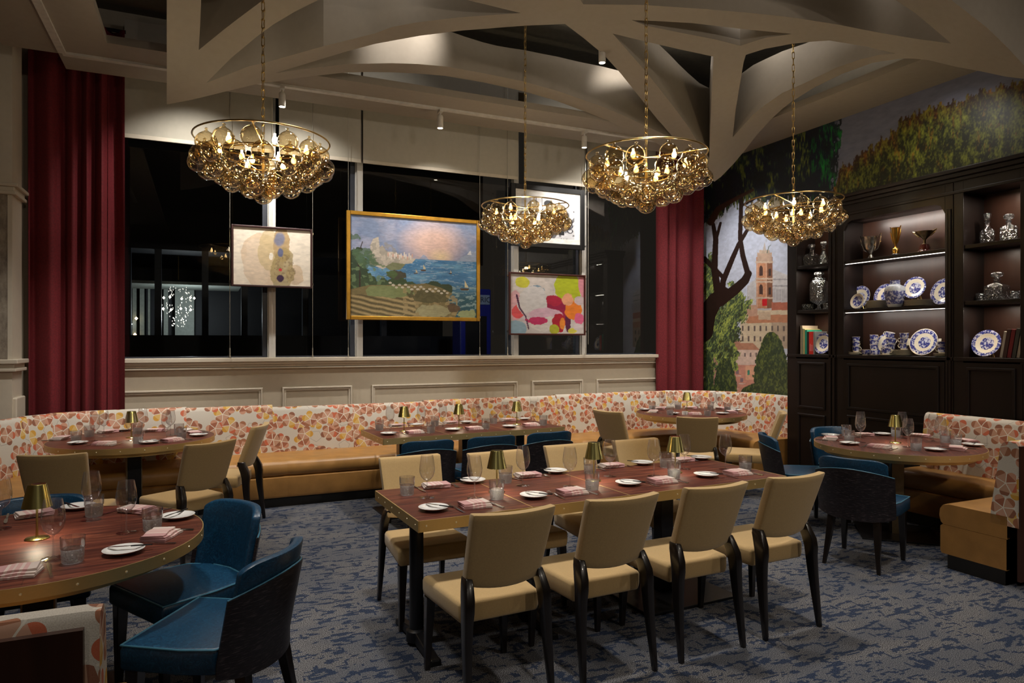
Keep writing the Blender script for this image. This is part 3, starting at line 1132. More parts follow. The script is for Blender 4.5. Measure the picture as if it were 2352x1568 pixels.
# ================================================================= MURAL (flat print on the right wall)
def vnoise(x, y, s, seed=0):
    """smooth value noise, vectorised"""
    x, y = x / s, y / s
    xi, yi = np.floor(x).astype(int), np.floor(y).astype(int)
    fx, fy = x - xi, y - yi
    fx, fy = fx * fx * (3 - 2 * fx), fy * fy * (3 - 2 * fy)

    def h(a, b):
        n = (a * 374761393 + b * 668265263 + seed * 974634777) & 0x7fffffff
        n = ((n ^ (n >> 13)) * 1274126177) & 0x7fffffff
        return ((n ^ (n >> 16)) & 0xffff) / 65535.0
    return (h(xi, yi) * (1 - fx) + h(xi + 1, yi) * fx) * (1 - fy) + (h(xi, yi + 1) * (1 - fx) + h(xi + 1, yi + 1) * fx) * fy


def fbm(x, y, s, seed=0, o=4):
    r, a, t = 0, 1, 0
    for k in range(o):
        r = r + a * vnoise(x, y, s / 2 ** k, seed + k * 7)
        t += a
        a *= .55
    return r / t


class Paint:
    def __init__(s, x, y, base):
        s.x, s.y = x, y
        s.c = np.tile(np.array(base, float), (len(x), 1))

    def put(s, mask, col, a=1.0):
        m = (np.clip(mask, 0, 1) * a)[:, None] if mask.dtype != bool else (mask * a)[:, None]
        s.c = s.c * (1 - m) + np.asarray(col, float) * m

    def poly(s, pts, col, a=1.0):
        r = np.zeros(len(s.x), bool)
        j = len(pts) - 1
        for i in range(len(pts)):
            xi, yi = pts[i]
            xj, yj = pts[j]
            if yi != yj:
                r ^= ((yi > s.y) != (yj > s.y)) & (s.x < (xj - xi) * (s.y - yi) / (yj - yi) + xi)
            j = i
        s.put(r, col, a)
        return r

    def rect(s, x0, y0, x1, y1, col, a=1.0):
        s.put((s.x >= x0) & (s.x < x1) & (s.y >= y0) & (s.y < y1), col, a)

    def line(s, pts, w0, w1, col, a=1.0):
        n = len(pts) - 1
        for i in range(n):
            (ax, ay), (bx, by) = pts[i], pts[i + 1]
            dx, dy = bx - ax, by - ay
            t = np.clip(((s.x - ax) * dx + (s.y - ay) * dy) / (dx * dx + dy * dy), 0, 1)
            d = np.hypot(s.x - ax - t * dx, s.y - ay - t * dy)
            wd = w0 + (w1 - w0) * (i + t) / n
            s.put(d < wd / 2, col, a)

    def blob(s, cx, cy, rx, ry, col, rough=.35, seed=0, ns=20, a=1.0, soft=0.0):
        d = np.hypot((s.x - cx) / rx, (s.y - cy) / ry) + (fbm(s.x, s.y, ns, seed) - .5) * rough * 2
        if soft:
            s.put(np.clip((1 - d) / soft, 0, 1), col, a)
        else:
            s.put(d < 1, col, a)


def grid_print(name, nx, ny, corner, ux, uy, thick, paint, m, parent=None):
    """flat sheet with a colour per vertex; corner = lower left, ux / uy = edge vectors"""
    corner, ux, uy = (np.array(q, float) for q in (corner, ux, uy))
    gu, gv = np.meshgrid(np.linspace(0, 1, nx), np.linspace(0, 1, ny))
    u, v = gu.ravel(), gv.ravel()
    P_ = corner + u[:, None] * ux + v[:, None] * uy
    col = paint(u, v, P_)
    br = fbm(u * nx, v * ny * 2.2, 9, 5, 3)[:, None]      # brush and print grain
    col = col * (.80 + .40 * br)
    me = bpy.data.meshes.new(name)
    i = np.arange(nx * ny).reshape(ny, nx)
    fc = np.stack([i[:-1, :-1], i[:-1, 1:], i[1:, 1:], i[1:, :-1]], -1).reshape(-1, 4)
    me.vertices.add(len(P_))
    me.vertices.foreach_set('co', P_.astype(np.float32).ravel())
    me.loops.add(fc.size)
    me.loops.foreach_set('vertex_index', fc.ravel().astype(np.int32))
    me.polygons.add(len(fc))
    me.polygons.foreach_set('loop_start', np.arange(0, fc.size, 4, dtype=np.int32))
    me.polygons.foreach_set('loop_total', np.full(len(fc), 4, dtype=np.int32))
    me.update()
    ca = me.color_attributes.new('print', 'FLOAT_COLOR', 'POINT')
    ca.data.foreach_set('color', np.concatenate([np.clip(col, 0, 1), np.ones((len(col), 1))], 1).astype(np.float32).ravel())
    me.materials.append(m)
    o = bpy.data.objects.new(name, me)
    C.objects.link(o)
    if parent:
        o.parent = parent
    return o


def paint_mural(u, v, P_):
    d = P_[:, 1] * CA + P_[:, 0] * SA
    l = P_[:, 0] * CA - P_[:, 1] * SA
    x = 1176 + F * l / d
    y = YH + F * (CH - P_[:, 2]) / d
    p = Paint(x, y, (.40, .45, .58))
    p.put(np.clip((y - 420) / 330, 0, 1), (.58, .62, .72), .8)
    up = x > 1900
    p.put(up & (y < 480), (.16, .17, .24))
    # pale palace and tower
    p.rect(1716, 655, 1810, 715, (.46, .45, .47))
    p.poly([(1712, 700), (1722, 650), (1750, 632), (1775, 618), (1810, 632), (1810, 715)], (.52, .51, .52))
    for k in range(14):
        p.rect(1774 + k * 3.2, 664, 1775.4 + k * 3.2, 690, (.30, .29, .31))
    p.rect(1774, 640, 1812, 643, (.33, .32, .34))
    p.rect(1774, 655, 1812, 658, (.30, .29, .31))
    p.rect(1737, 590, 1774, 708, (.50, .235, .13))
    p.rect(1762, 590, 1774, 708, (.24, .11, .065))
    p.put((fbm(x * 2, y * 3, 5, 12) > .55) & (x > 1737) & (x < 1762) & (y > 600) & (y < 705), (.58, .31, .19), .6)
    for xx in (1738, 1759):
        p.rect(xx, 602, xx + 2.5, 706, (.60, .36, .25))
    for yy in (600, 638, 645, 682):
        p.rect(1735, yy, 1776, yy + 4, (.56, .44, .34))
    p.rect(1739, 580, 1773, 600, (.46, .33, .25))
    p.rect(1744, 574, 1768, 582, (.46, .36, .28))
    p.poly([(1752, 575), (1756, 555), (1760, 575)], (.40, .36, .33))
    p.line([(1762, 580), (1766, 566), (1771, 562)], 2, 1, (.10, .13, .11))
    p.line([(1760, 556), (1760, 540)], 1, 1, (.3, .3, .33))
    for yy in (613, 656):
        p.blob(1748, yy + 4, 4, 7, (.07, .04, .035), 0)
        p.rect(1744, yy + 4, 1752, yy + 20, (.07, .04, .035))
        p.rect(1765, yy + 4, 1771, yy + 20, (.06, .04, .035))
    p.rect(1751, 686, 1762, 702, (.62, .02, .03))
    # roofs and houses
    p.rect(1772, 694, 1812, 716, (.42, .14, .09))
    p.rect(1700, 712, 1812, 800, (.62, .52, .37))
    p.rect(1772, 735, 1812, 800, (.44, .34, .25))
    p.poly([(1712, 742), (1722, 724), (1812, 722), (1812, 740)], (.50, .23, .13))
    p.rect(1715, 700, 1740, 726, (.52, .32, .23))
    p.rect(1742, 716, 1770, 734, (.55, .42, .30))
    for yy in (748, 772):
        for k in range(8):
            p.rect(1704 + k * 13.5, yy, 1708 + k * 13.5, yy + 12, (.14, .11, .10))
    p.rect(1617, 780, 1700, 905, (.46, .25, .19))
    p.rect(1629, 785, 1676, 818, (.26, .17, .17))
    for k in range(6):
        p.rect(1633 + k * 6, 795, 1636.5 + k * 6, 808, (.07, .06, .08))
    p.rect(1675, 800, 1745, 842, (.66, .50, .42))
    p.poly([(1675, 802), (1680, 788), (1730, 788), (1746, 804)], (.44, .22, .14))
    for k in range(5):
        p.rect(1683 + k * 13, 810, 1687 + k * 13, 819, (.20, .15, .14))
    p.rect(1680, 838, 1745, 905, (.58, .27, .20))
    p.rect(1712, 840, 1737, 872, (.70, .38, .25))
    p.rect(1717, 850, 1722, 861, (.06, .25, .17))
    for k, (xx, yy) in enumerate([(1690, 850), (1700, 868), (1726, 880), (1686, 880), (1742, 850)]):
        p.rect(xx, yy, xx + 7, yy + 9, (.24, .16, .18))
        p.rect(xx - 3, yy + 12, xx + 12, yy + 14, (.70, .55, .48))
    # foliage behind the trunk
    for cx, cy, rx, ry, s_ in [(1650, 760, 45, 60, 1), (1690, 700, 32, 45, 2), (1668, 820, 30, 35, 3), (1632, 640, 16, 55, 4), (1628, 810, 16, 60, 9)]:
        g = fbm(x * 1.6 + y * .5, y, 16, 30 + s_) * .55 + fbm(x * 2.6 + y * .8, y * 1.2, 4.5, 70 + s_, 2) * .45
        g = .5 + (g - .5) * 1.9
        dd = np.hypot((x - cx) / rx, (y - cy) / ry) + (fbm(x, y, 18, s_) - .5) * .9 + (fbm(x * 2 + y, y, 4, s_ + 3) - .5) * .5
        msk = dd < 1
        col = np.stack([.05 + .75 * np.clip(g - .40, 0, 1), .065 + .80 * np.clip(g - .36, 0, 1), .012 + .10 * np.clip(g, 0, 1)], 1)
        mm = msk[:, None] * 1.0
        p.c = p.c * (1 - mm) + col * mm
    # cypresses
    for cx, cy, rx, ry, s_ in [(1772, 850, 40, 88, 5), (1666, 880, 27, 58, 6), (1624, 870, 16, 68, 7), (1745, 905, 50, 26, 8)]:
        g = .5 + (fbm(x * 2.2, y, 9, 40 + s_) * .5 + fbm(x * 2, y, 3.5, 50 + s_, 2) * .5 - .5) * 1.8
        wd = rx * np.clip((y - (cy - ry)) / ry, .0, 1.0) ** .42
        dd = np.abs(x - cx) / np.maximum(wd, 1) + (fbm(x, y, 9, s_) - .5) * .35
        msk = (dd < 1) & (y > cy - ry)
        col = np.stack([.035 + .26 * np.clip(g - .42, 0, 1), .055 + .30 * np.clip(g - .42, 0, 1), .02 + .03 * g], 1)
        mm = msk[:, None] * 1.0
        p.c = p.c * (1 - mm) + col * mm
    # canopy at the top and hedge of pines along the top right
    g = fbm(x * 1.4, y, 34, 61, 5)
    g2 = fbm(x * 3.5, y * .9, 12, 77)
    edge = np.interp(x, [1600, 1640, 1680, 1720, 1760, 1800, 1900, 1915, 1945], [520, 505, 470, 460, 470, 460, 470, 470, 200]) + (g2 - .5) * 60
    msk = (y < edge) & (x < 1932 + (g2 - .5) * 60 - np.clip(y - 330, 0, 200) * .12)
    col = np.stack([.010 + .75 * np.clip(g * g2 - .27, 0, 1) * (x < 1860), .014 + .80 * np.clip(g * g2 - .25, 0, 1), .008 + .04 * g], 1)
    mm = msk[:, None] * 1.0
    p.c = p.c * (1 - mm) + col * mm
    hedge = np.interp(x, [1900, 1930, 1990, 2060, 2070, 2140, 2200, 2260, 2352, 2700], [470, 390, 342, 300, 270, 245, 232, 212, 190, 120]) + (fbm(x * 4, y * .7, 22, 88) - .5) * 46
    g = fbm(x * 1.8, y, 30, 91, 5)
    g3 = fbm(x * 3.5, y, 10, 95)
    msk = (y > hedge) & (x > 1915) & (y < 560)
    gg = np.clip(g * .7 + g3 * .45 + (fbm(x * 2, y, 4.5, 97, 2) - .5) * .5 - .44, 0, 1)
    gg = np.clip((gg - .06) * 1.25, 0, 1)
    col = np.stack([.010 + .42 * gg + .10 * np.clip(1 - (y - hedge) / 40, 0, 1) * g, .014 + .46 * gg, .004 + .05 * gg], 1)
    col = col * np.clip(1.3 - np.clip(x - 2180, 0, 400)[:, None] / 330, .25, 1)
    warm = (fbm(x * 5, y, 26, 99) > .66)[:, None]
    col = np.where(warm, col * np.array([1.35, .75, .7]), col)
    mm = msk[:, None] * 1.0
    p.c = p.c * (1 - mm) + col * mm
    # trunks
    dk = (.020, .010, .007)
    p.line([(1612, 760), (1622, 722), (1643, 689), (1664, 672)], 52, 26, dk)
    p.line([(1650, 680), (1641, 616), (1644, 549), (1638, 515)], 18, 9, dk)
    p.line([(1644, 552), (1655, 512)], 8, 6, dk)
    p.line([(1618, 594), (1660, 636)], 12, 10, dk)
    p.line([(1658, 668), (1661, 645), (1680, 599), (1696, 562), (1716, 529)], 15, 8, dk)
    p.line([(1703, 448), (1700, 546), (1706, 586), (1717, 626)], 9, 13, dk)
    p.line([(1719, 628), (1711, 644), (1690, 664), (1655, 690)], 16, 26, dk)
    p.line([(1709, 470), (1733, 456), (1758, 446)], 6, 4, dk)
    p.line([(1632, 510), (1650, 480), (1683, 460), (1729, 436)], 16, 6, (.05, .022, .014))
    return p.c


mur = thing('wall_mural', 'tall printed mural of pines, a brick bell tower and terracotta roofs', 'mural', (0, 0, 0))
grid_print('printed_paper', 420, 480, (WX - .012, 8.0, .80), (0, -2.2, 0), (0, 0, 3.42), .01, paint_mural, M['print'], mur)
grid_print('printed_paper', 460, 170, (WX - .012, 5.8, 3.0), (0, -4.3, 0), (0, 0, 1.22), .01, paint_mural, M['print'], mur)

# ================================================================= PICTURES on cables
def picture(px4, y, name, label, frame_m, fw, paint, nx, ny, mat_w=0.0, inner=None):
    a = onY(px4[0], px4[1], y)
    b = onY(px4[2], px4[3], y)
    x0, x1, z1, z0 = a.x, b.x, a.z, b.z
    cx = (x0 + x1) / 2
    t = thing(name, label, 'painting', (cx, y, z0))
    hw, h = (x1 - x0) / 2, z1 - z0
    f = MB()
    for s_ in (-1, 1):
        f.box((s_ * hw - (fw if s_ > 0 else 0), -.03, 0), (s_ * hw + (0 if s_ > 0 else fw), .01, h))
    f.box((-hw + fw, -.03, 0), (hw - fw, .01, fw)).box((-hw + fw, -.03, h - fw), (hw - fw, .01, h))
    f.build('frame', frame_m, t, bevel=.005)
    MB().box((-hw + fw * .5, -.004, fw * .5), (hw - fw * .5, .008, h - fw * .5)).build('backing_board', M['black_metal'], t)
    grid_print('canvas', nx, ny, (-hw + fw, -.012, fw), (2 * (hw - fw), 0, 0), (0, 0, h - 2 * fw), .01, paint, M['canvas'], t)
    return t, x0, x1, z0, z1


def p_water(u, v, P_):
    x, y = u * 100, (1 - v) * 78
    p = Paint(x, y, (.74, .66, .55))
    p.blob(36, 45, 26, 40, (.64, .50, .36), .28, 1, 26)
    p.blob(30, 48, 17, 30, (.66, .53, .40), .3, 2, 20)
    p.blob(44, 30, 13, 26, (.52, .40, .20), .3, 3, 18, .7)
    p.blob(80, 62, 11, 15, (.60, .45, .30), .3, 4, 14, .8)
    p.blob(62, 22, 11, 24, (.44, .31, .16), .3, 5, 12)
    p.blob(62, 58, 16, 30, (.33, .25, .10), .35, 6, 16, .8)
    p.put((fbm(x, y, 3, 8) > .56) & (np.hypot((x - 66) / 14, (y - 58) / 24) < 1), (.20, .14, .07), .6)
    p.blob(59, 14, 8, 12, (.10, .15, .30), .3, 9, 8, .75, .3)
    p.blob(60, 32, 4, 7, (.07, .10, .24), .3, 10, 6, .85, .3)
    p.blob(48, 38, 2.5, 5, (.78, .72, .62), .2, 11, 5)
    p.blob(60, 56, 2, 2, (.55, .04, .05), .1, 12, 4)
    p.blob(60, 68, 5, 5, (.04, .015, .05), .2, 13, 4, 1, .2)
    return p.c


def p_sea(u, v, P_):
    """a generic coast: hills, trees and terraces round a blue bay"""
    x, y = u * 100, (1 - v) * 84
    n = fbm(x, y, 16, 3)
    f = fbm(x, y, 3, 5, 2)
    p = Paint(x, y, (.22, .29, .46))
    cl = fbm(x * .8, y * 1.6, 12, 14, 5)
    p.put(np.clip(cl * 3 - 1.4, 0, 1), (.40, .40, .52), .9)
    p.put(np.clip(fbm(x, y, 7, 17) * 4 - 2.4, 0, 1) * (y < 22), (.12, .16, .30), .6)
    p.put(np.clip(1 - np.hypot((x - 64) / 30, (y - 20) / 24), 0, 1) * 1.5, (.72, .50, .44))
    p.put(np.clip(1 - np.hypot((x - 70) / 12, (y - 31) / 8), 0, 1), (.85, .66, .40))
    p.poly([(84, 34), (88, 30), (92, 28), (95, 24), (98, 26), (100, 23), (100, 37), (86, 36)], (.30, .36, .48))
    p.poly([(92, 28), (95, 24), (96, 28)], (.66, .66, .68))
    p.poly([(52, 35), (56, 30), (58, 31), (61, 35)], (.34, .38, .52))
    sea = y > 34
    p.put(sea, (.06, .20, .40))
    p.put(sea * np.clip(fbm(x, y * 4, 14, 6) * 2 - .8, 0, 1), (.20, .42, .60), .85)
    p.put(sea & (fbm(x, y * 5, 5, 9) > .62), (.42, .56, .68), .5)
    p.put(np.clip((y - 50) / 18, 0, 1) * sea, (.02, .075, .085), .9)
    p.put(sea & (y > 56) & (fbm(x, y * 2.5, 4, 10) > .60), (.30, .42, .42), .7)
    # pale cliffs and a white town
    p.poly([(14, 40), (15, 24), (17, 19), (21, 17), (22, 26), (24, 24), (27, 29), (33, 29), (40, 32), (50, 34), (47, 38), (34, 40), (24, 44)], (.56, .50, .42))
    p.put((f > .5) & (x > 14) & (x < 40) & (y > 18) & (y < 42) & (np.hypot((x - 24) / 14, (y - 33) / 12) < 1), (.30, .28, .24), .6)
    p.poly([(26, 42), (32, 38), (42, 39), (38, 44), (30, 45)], (.20, .22, .12))
    for k in range(16):
        cx, cy_ = 28 + k * 1.25, 31.5 + (k * 7 % 5) * .6
        p.rect(cx, cy_ - 1.5 - (k * 5 % 3) * .6, cx + .9, cy_ + 1.6, (.74, .66, .60) if k % 3 else (.66, .42, .34))
    # wooded islet, small plain sailing boats
    p.blob(35, 49, 7.5, 4.5, (.07, .07, .05), .5, 21, 4)
    p.blob(31, 48, 4, 3, (.08, .13, .05), .6, 23, 3)
    for bx, by, k in ((56, 43, 1.0), (50, 46, .7), (78, 45, .6), (90, 58, 1.6)):
        p.poly([(bx - 2.6 * k, by), (bx + 2.6 * k, by), (bx + 1.7 * k, by + 1.2 * k), (bx - 1.7 * k, by + 1.2 * k)], (.08, .05, .03))
        p.poly([(bx, by - 4.6 * k), (bx + 2.2 * k, by - .4 * k), (bx, by - .4 * k)], (.62, .54, .34))
    # wooded left bank with a slender tree
    p.blob(2, 50, 13, 20, (.035, .065, .035), .6, 22, 7)
    p.blob(24, 60, 24, 10, (.05, .085, .04), .6, 25, 7)
    p.blob(66, 60, 12, 6, (.04, .065, .035), .6, 26, 6)
    p.line([(7, 66), (7, 48), (5, 36), (9, 22)], 1.4, .6, (.04, .025, .02))
    p.line([(6, 44), (13, 34)], .8, .4, (.04, .025, .02))
    p.line([(6, 40), (1, 30)], .8, .4, (.04, .025, .02))
    for k in range(13):
        p.blob(3 + (k * 37 % 15), 18 + (k * 23 % 24), 3.6, 2.4, (.075, .14, .07), .9, 60 + k, 2.5, .8)
    p.put((f > .58) & (x < 26) & (y > 40) & (y < 66), (.15, .23, .11), .8)
    # tilled headland
    p.poly([(0, 62), (14, 58), (38, 57), (58, 55), (70, 58), (80, 63), (74, 70), (86, 76), (82, 84), (0, 84)], (.20, .16, .07))
    terr = (x < 50) & (y > 66)
    p.put(terr & (np.sin((y - x * .22 + 2.5 * n) * 1.5) > .35), (.44, .33, .16), .85)
    p.put(terr & (np.sin((y - x * .22 + 2.5 * n) * 1.5) < -.75), (.06, .045, .025), .7)
    p.blob(28, 63, 18, 5, (.22, .26, .11), .4, 44, 8)
    p.put((f > .54) & (y > 57) & (y > 57 + (x - 55) * .3) & (x < 84) & (x > 40), (.38, .29, .14), .7)
    p.blob(60, 66, 14, 6, (.085, .08, .035), .6, 29, 5, .85)
    p.blob(64, 79, 15, 5, (.36, .34, .19), .5, 31, 5, .8)
    p.blob(80, 76, 6, 4, (.10, .06, .035), .6, 32, 4, .9)
    for k in range(20):
        p.blob(30 + k * 2.4, 55.5 + (k * 7 % 5) * .8 + k * .25, 1.3, .9, (.58, .53, .42), .3, 40 + k, 1.5)
    p.blob(92, 81, 9, 3.5, (.30, .34, .17), .5, 35, 4)
    return p.c


def p_photo(u, v, P_):
    x, y = u * 100, (1 - v) * 84
    p = Paint(x, y, (.78, .77, .74))
    ins = (x > 9) & (x < 91) & (y > 9) & (y < 76)
    p.put(ins, (.58, .58, .62))
    p.put(ins & (y > 28) & (y < 46) & (fbm(x, y, 5, 2) > .48), (.12, .12, .13))
    p.put(ins & (y >= 46), (.52, .52, .55))
    p.put(ins & (y >= 46) & (fbm(x, y, 7, 4) > .58), (.14, .14, .16))
    for k in range(3):
        p.line([(22 + k * 9, 10), (23 + k * 9, 40)], 1, 1, (.08, .08, .09))
    p.blob(50, 20, 7, 6, (.015, .015, .02), .1, 5)
    p.blob(52, 27, 5, 8, (.35, .34, .35), .1, 6)
    p.put(ins & (np.hypot((x - 46) / 20, (y - 58) / 24) < 1), (.10, .10, .11))
    p.blob(40, 66, 12, 8, (.45, .45, .48), .3, 8, 8)
    p.rect(66, 46, 75, 70, (.01, .01, .012))
    for k in range(3):
        d = np.hypot((x - 84) / 4, (y - 46 - k * 8) / 3.4)
        p.put((np.abs(d - 1) < .2) & ins, (.03, .03, .04))
    return p.c


def p_abs(u, v, P_):
    x, y = u * 100, (1 - v) * 84
    p = Paint(x, y, (.56, .52, .50))
    p.blob(28, 26, 26, 26, (.62, .57, .54), .3, 1, 22)
    p.blob(16, 12, 9, 8, (.58, .56, .05), .35, 2, 12)
    p.blob(33, 23, 13, 8, (.20, .30, .40), .3, 3, 12)
    p.blob(78, 16, 20, 23, (.44, .50, .02), .3, 4, 20)
    p.blob(98, 10, 5, 18, (.70, .28, .34), .3, 5, 10)
    p.blob(7, 45, 10, 20, (.66, .38, .42), .3, 6, 14)
    p.blob(10, 54, 9, 10, (.70, .09, .10), .35, 7, 12)
    p.blob(8, 76, 14, 11, (.28, .42, .52), .3, 8, 12)
    p.blob(62, 52, 19, 22, (.30, .010, .055), .40, 9, 16)
    p.blob(56, 36, 12, 8, (.42, .015, .05), .4, 10, 12)
    p.blob(30, 40, 20, 24, (.62, .60, .60), .3, 11, 18)
    p.blob(34, 62, 18, 12, (.60, .52, .56), .35, 31, 16)
    p.blob(46, 58, 22, 12, (.64, .42, .52), .4, 12, 14)
    p.blob(50, 70, 26, 10, (.64, .60, .56), .4, 13, 14)
    p.line([(8, 30), (12, 48), (20, 60), (24, 78)], 2.5, 1.5, (.07, .01, .05))
    p.blob(36, 66, 14, 5, (.50, .03, .12), .5, 14, 8)
    p.blob(66, 68, 10, 14, (.40, .01, .03), .4, 15, 12)
    p.blob(78, 60, 4, 26, (.10, .01, .05), .4, 16, 10)
    p.blob(86, 50, 12, 15, (.74, .20, .02), .35, 17, 14)
    p.blob(78, 34, 8, 9, (.76, .36, .20), .3, 18, 10)
    p.blob(70, 70, 4, 9, (.74, .24, .03), .3, 19, 8)
    p.blob(94, 36, 8, 7, (.60, .48, .50), .3, 20, 10)
    p.blob(94, 62, 7, 8, (.66, .12, .25), .4, 21, 10)
    p.blob(58, 78, 7, 7, (.42, .42, .03), .3, 22, 9)
    p.blob(84, 80, 7, 4, (.62, .56, .08), .3, 23, 8)
    p.blob(92, 74, 7, 5, (.60, .52, .54), .3, 24, 8)
    return p.c


YP = 7.86
PIC = [
    picture((531, 515, 717, 663), YP, 'watercolor_painting', 'beige abstract watercolour with a blue stain in a thin dark frame', simple('dark_red_frame', (.035, .01, .01), .4), .022, p_water, 150, 120),
    picture((795, 483, 1101, 738), YP, 'seascape_painting', 'large gold framed painting of a blue bay behind a tilled headland', simple('gilded_frame', (.50, .27, .04), .35, .9), .045, p_sea, 400, 330),
    picture((1172, 420, 1341, 575), YP + .02, 'framed_photograph', 'black framed black and white photograph of a person in a cap', simple('black_frame', (.008, .008, .009), .35), .065, p_photo, 150, 140),
    picture((1168, 624, 1343, 770), YP, 'abstract_painting', 'bright abstract painting with lime, magenta and orange patches', simple('mahogany_frame', (.06, .012, .008), .4), .022, p_abs, 150, 130)]
for i, (xp, w_) in enumerate([(528, 'left of the beige watercolour'), (718, 'at the right edge of the beige watercolour'), (800, 'at the left edge of the seascape painting'), (1102, 'at the right edge of the seascape painting'),
                              (1166, 'along the left edges of the two right pictures'), (1345, 'along the right edges of the two right pictures')]):
    q = onY(xp, 600, YP)
    t = thing('picture_cable', 'thin steel picture cable ' + w_, 'cable', (q.x, YP, zs), 0, 'steel cables that hold the pictures')
    MB().tube([(0, 0, 0), (0, 0, 3.4)], .003, 5).build('wire', M['cable'], t)
    MB().lathe([(.012, 0), (.012, .02), (.007, .03), (.007, .10), (.003, .11)], 8).build('floor_fitting', M['cable'], t, smooth=True)
    for k, (a_, b_) in enumerate([(0, 1)]):
        pass
    pr = PIC[0] if i < 2 else PIC[1] if i < 4 else PIC[3]
    for zz in (pr[3] + .05, pr[4] - .05) + ((PIC[2][3] + .05, PIC[2][4] - .05) if i > 3 else ()):
        MB().lathe([(0, -.012), (.010, -.012), (.010, .012), (0, .012)], 8, (0, 0, zz - zs)).build('clamp', M['chrome'], t)

# ================================================================= CABINETS on the right wall
CX = 6.36           # front plane
def cy(px_):
    return onX(px_, 600, CX).y


def cz(px_, py_):
    return onX(px_, py_, CX).z


Ztop = 3.22
Zc = 1.487          # counter height
units = []
bays = [(1808, 1922, 1829, 1902), (1922, 2190, 1938, 2170), (2190, 2420, 2213, 2343)]
sh = [[cz(1860, 608), cz(1860, 711)], [cz(2050, 585), cz(2050, 705)], [cz(2280, 554), cz(2280, 688)]]
tops = [cz(1865, 500), cz(2055, 487), cz(2280, 428)]
names = ['narrow dark wood display cabinet of decanters beside the mural', 'wide dark wood display cabinet with trophies and blue china', 'dark wood display cabinet of decanters and leaning books behind the booth']
for k, (xa, xb, oa, ob) in enumerate(bays):
    ya, yb = cy(xa), cy(xb)             # ya > yb
    ia, ib = cy(oa), cy(ob)
    t = thing('display_cabinet', names[k], 'cabinet', (CX, (ya + yb) / 2, 0), 0, 'built in cabinets on the mural wall')
    def T(mb, name, m, **kw):
        for i_, v_ in enumerate(mb.v):
            mb.v[i_] = (v_[0] - CX, v_[1] - (ya + yb) / 2, v_[2])
        return mb.build(name, m, t, **kw)
    # face frame
    T(MB().box((CX, ia, 0), (WX - .02, ya - .002, Ztop - .1)).box((CX, yb + .002, 0), (WX - .02, ib, Ztop - .1)), 'side_panel', M['cab'], bevel=.004)
    zt_ = tops[k]
    if k == 1:       # clipped corners
        c_ = .10
        fr = MB()
        fr.add([(x_, y_, z_) for x_ in (CX, CX + .03) for y_, z_ in ((ia, zt_ - c_), (ia - c_ * .4, zt_ - c_ * .25), (ia - c_, zt_), (ib + c_, zt_), (ib + c_ * .4, zt_ - c_ * .25), (ib, zt_ - c_), (ib, Ztop - .1), (ia, Ztop - .1))],
               [(0, 1, 2, 7), (2, 3, 6, 7), (3, 4, 5, 6), (8, 15, 10, 9), (10, 15, 14, 11), (11, 14, 13, 12), (0, 8, 9, 1), (1, 9, 10, 2), (2, 10, 11, 3), (3, 11, 12, 4), (4, 12, 13, 5)])
        T(fr, 'top_rail', M['cab'])
        T(MB().box((CX + .03, ib, zt_), (WX - .02, ia, zt_ + .04)), 'top_panel', M['cab'])
    else:
        T(MB().box((CX, ib, zt_), (WX - .02, ia, Ztop - .1)), 'top_rail', M['cab'])
    T(MB().box((WX - .04, ib, Zc), (WX - .02, ia, zt_)), 'back_panel', M['cab_back'])
    T(MB().box((CX - .012, yb + .004, Zc - .035), (WX - .02, ya - .004, Zc)), 'counter', M['cab'], bevel=.005)
    for z_ in sh[k]:
        T(MB().box((CX + .012, ib, z_ - .035), (WX - .04, ia, z_)), 'shelf', M['cab'], bevel=.003)
    # lower doors: framed panels
    ds = [(ia + .02, ib - .02)] if k != 1 else [(ia, ib)]
    for (da, db) in ds:
        T(MB().box((CX - .004, db, .10), (CX + .02, da, Zc - .05)), 'door', M['cab'])
        for zl, zh in ((.14, .80), (.86, Zc - .09)) if k != 1 else ((.14, .84), (.90, Zc - .09)):
            fr = MB()
            fr.frame(lambda p_, q_, o_: (CX - o_, p_, q_), db + .05, zl, da - .05, zh, .030, .004, .021, .006)
            T(fr, 'panel_moulding', M['cab'])
    T(MB().box((CX - .01, yb + .02, .0), (CX + .02, ya - .02, .10)), 'plinth', M['cab'])
    # fluted strip on the stile between bays
    if k < 2:
        T(MB().box((CX - .012, yb + .02, .2), (CX, yb + .05, Ztop - .35)).box((CX - .012, ib - .045, .2), (CX, ib - .02, Ztop - .35)), 'stile_moulding', M['cab'], bevel=.004)
    # led strips and their light
    ym = (ia + ib) / 2
    wd = abs(ia - ib)
    if k == 1:
        for z_ in sh[k]:
            T(MB().box((CX + .014, ib + .01, z_ - .0395), (CX + .028, ia - .01, z_ - .0352)), 'led_strip', M['led'])
            lamp('AREA', 'shelf_light', (CX + .05, ym, z_ - .05), (CX + .14, ym, z_ - .5), 3.2, NEUT, .02, size_y=wd * .95).rotation_euler = (0, -.5, 0)
        lamp('AREA', 'shelf_light', (CX + .08, ym, zt_ - .02), (CX + .2, ym, zt_ - .6), 6, NEUT, .03, size_y=wd * .8).rotation_euler = (0, -.6, 0)
    else:
        for z_ in sh[k]:
            lamp('AREA', 'shelf_light', (CX + .08, ym, z_ - .05), None, 1.6 if k == 0 else 2.4, WARM, .03, size_y=wd * .5)
        lamp('AREA', 'shelf_light', (CX + .10, ym - .1, zt_ - .03), None, 4.0 if k == 2 else 1.5, WARM, .03, size_y=wd * .4)
    units.append((ia, ib))
ya, yb = cy(1808), cy(2420) - 1.2
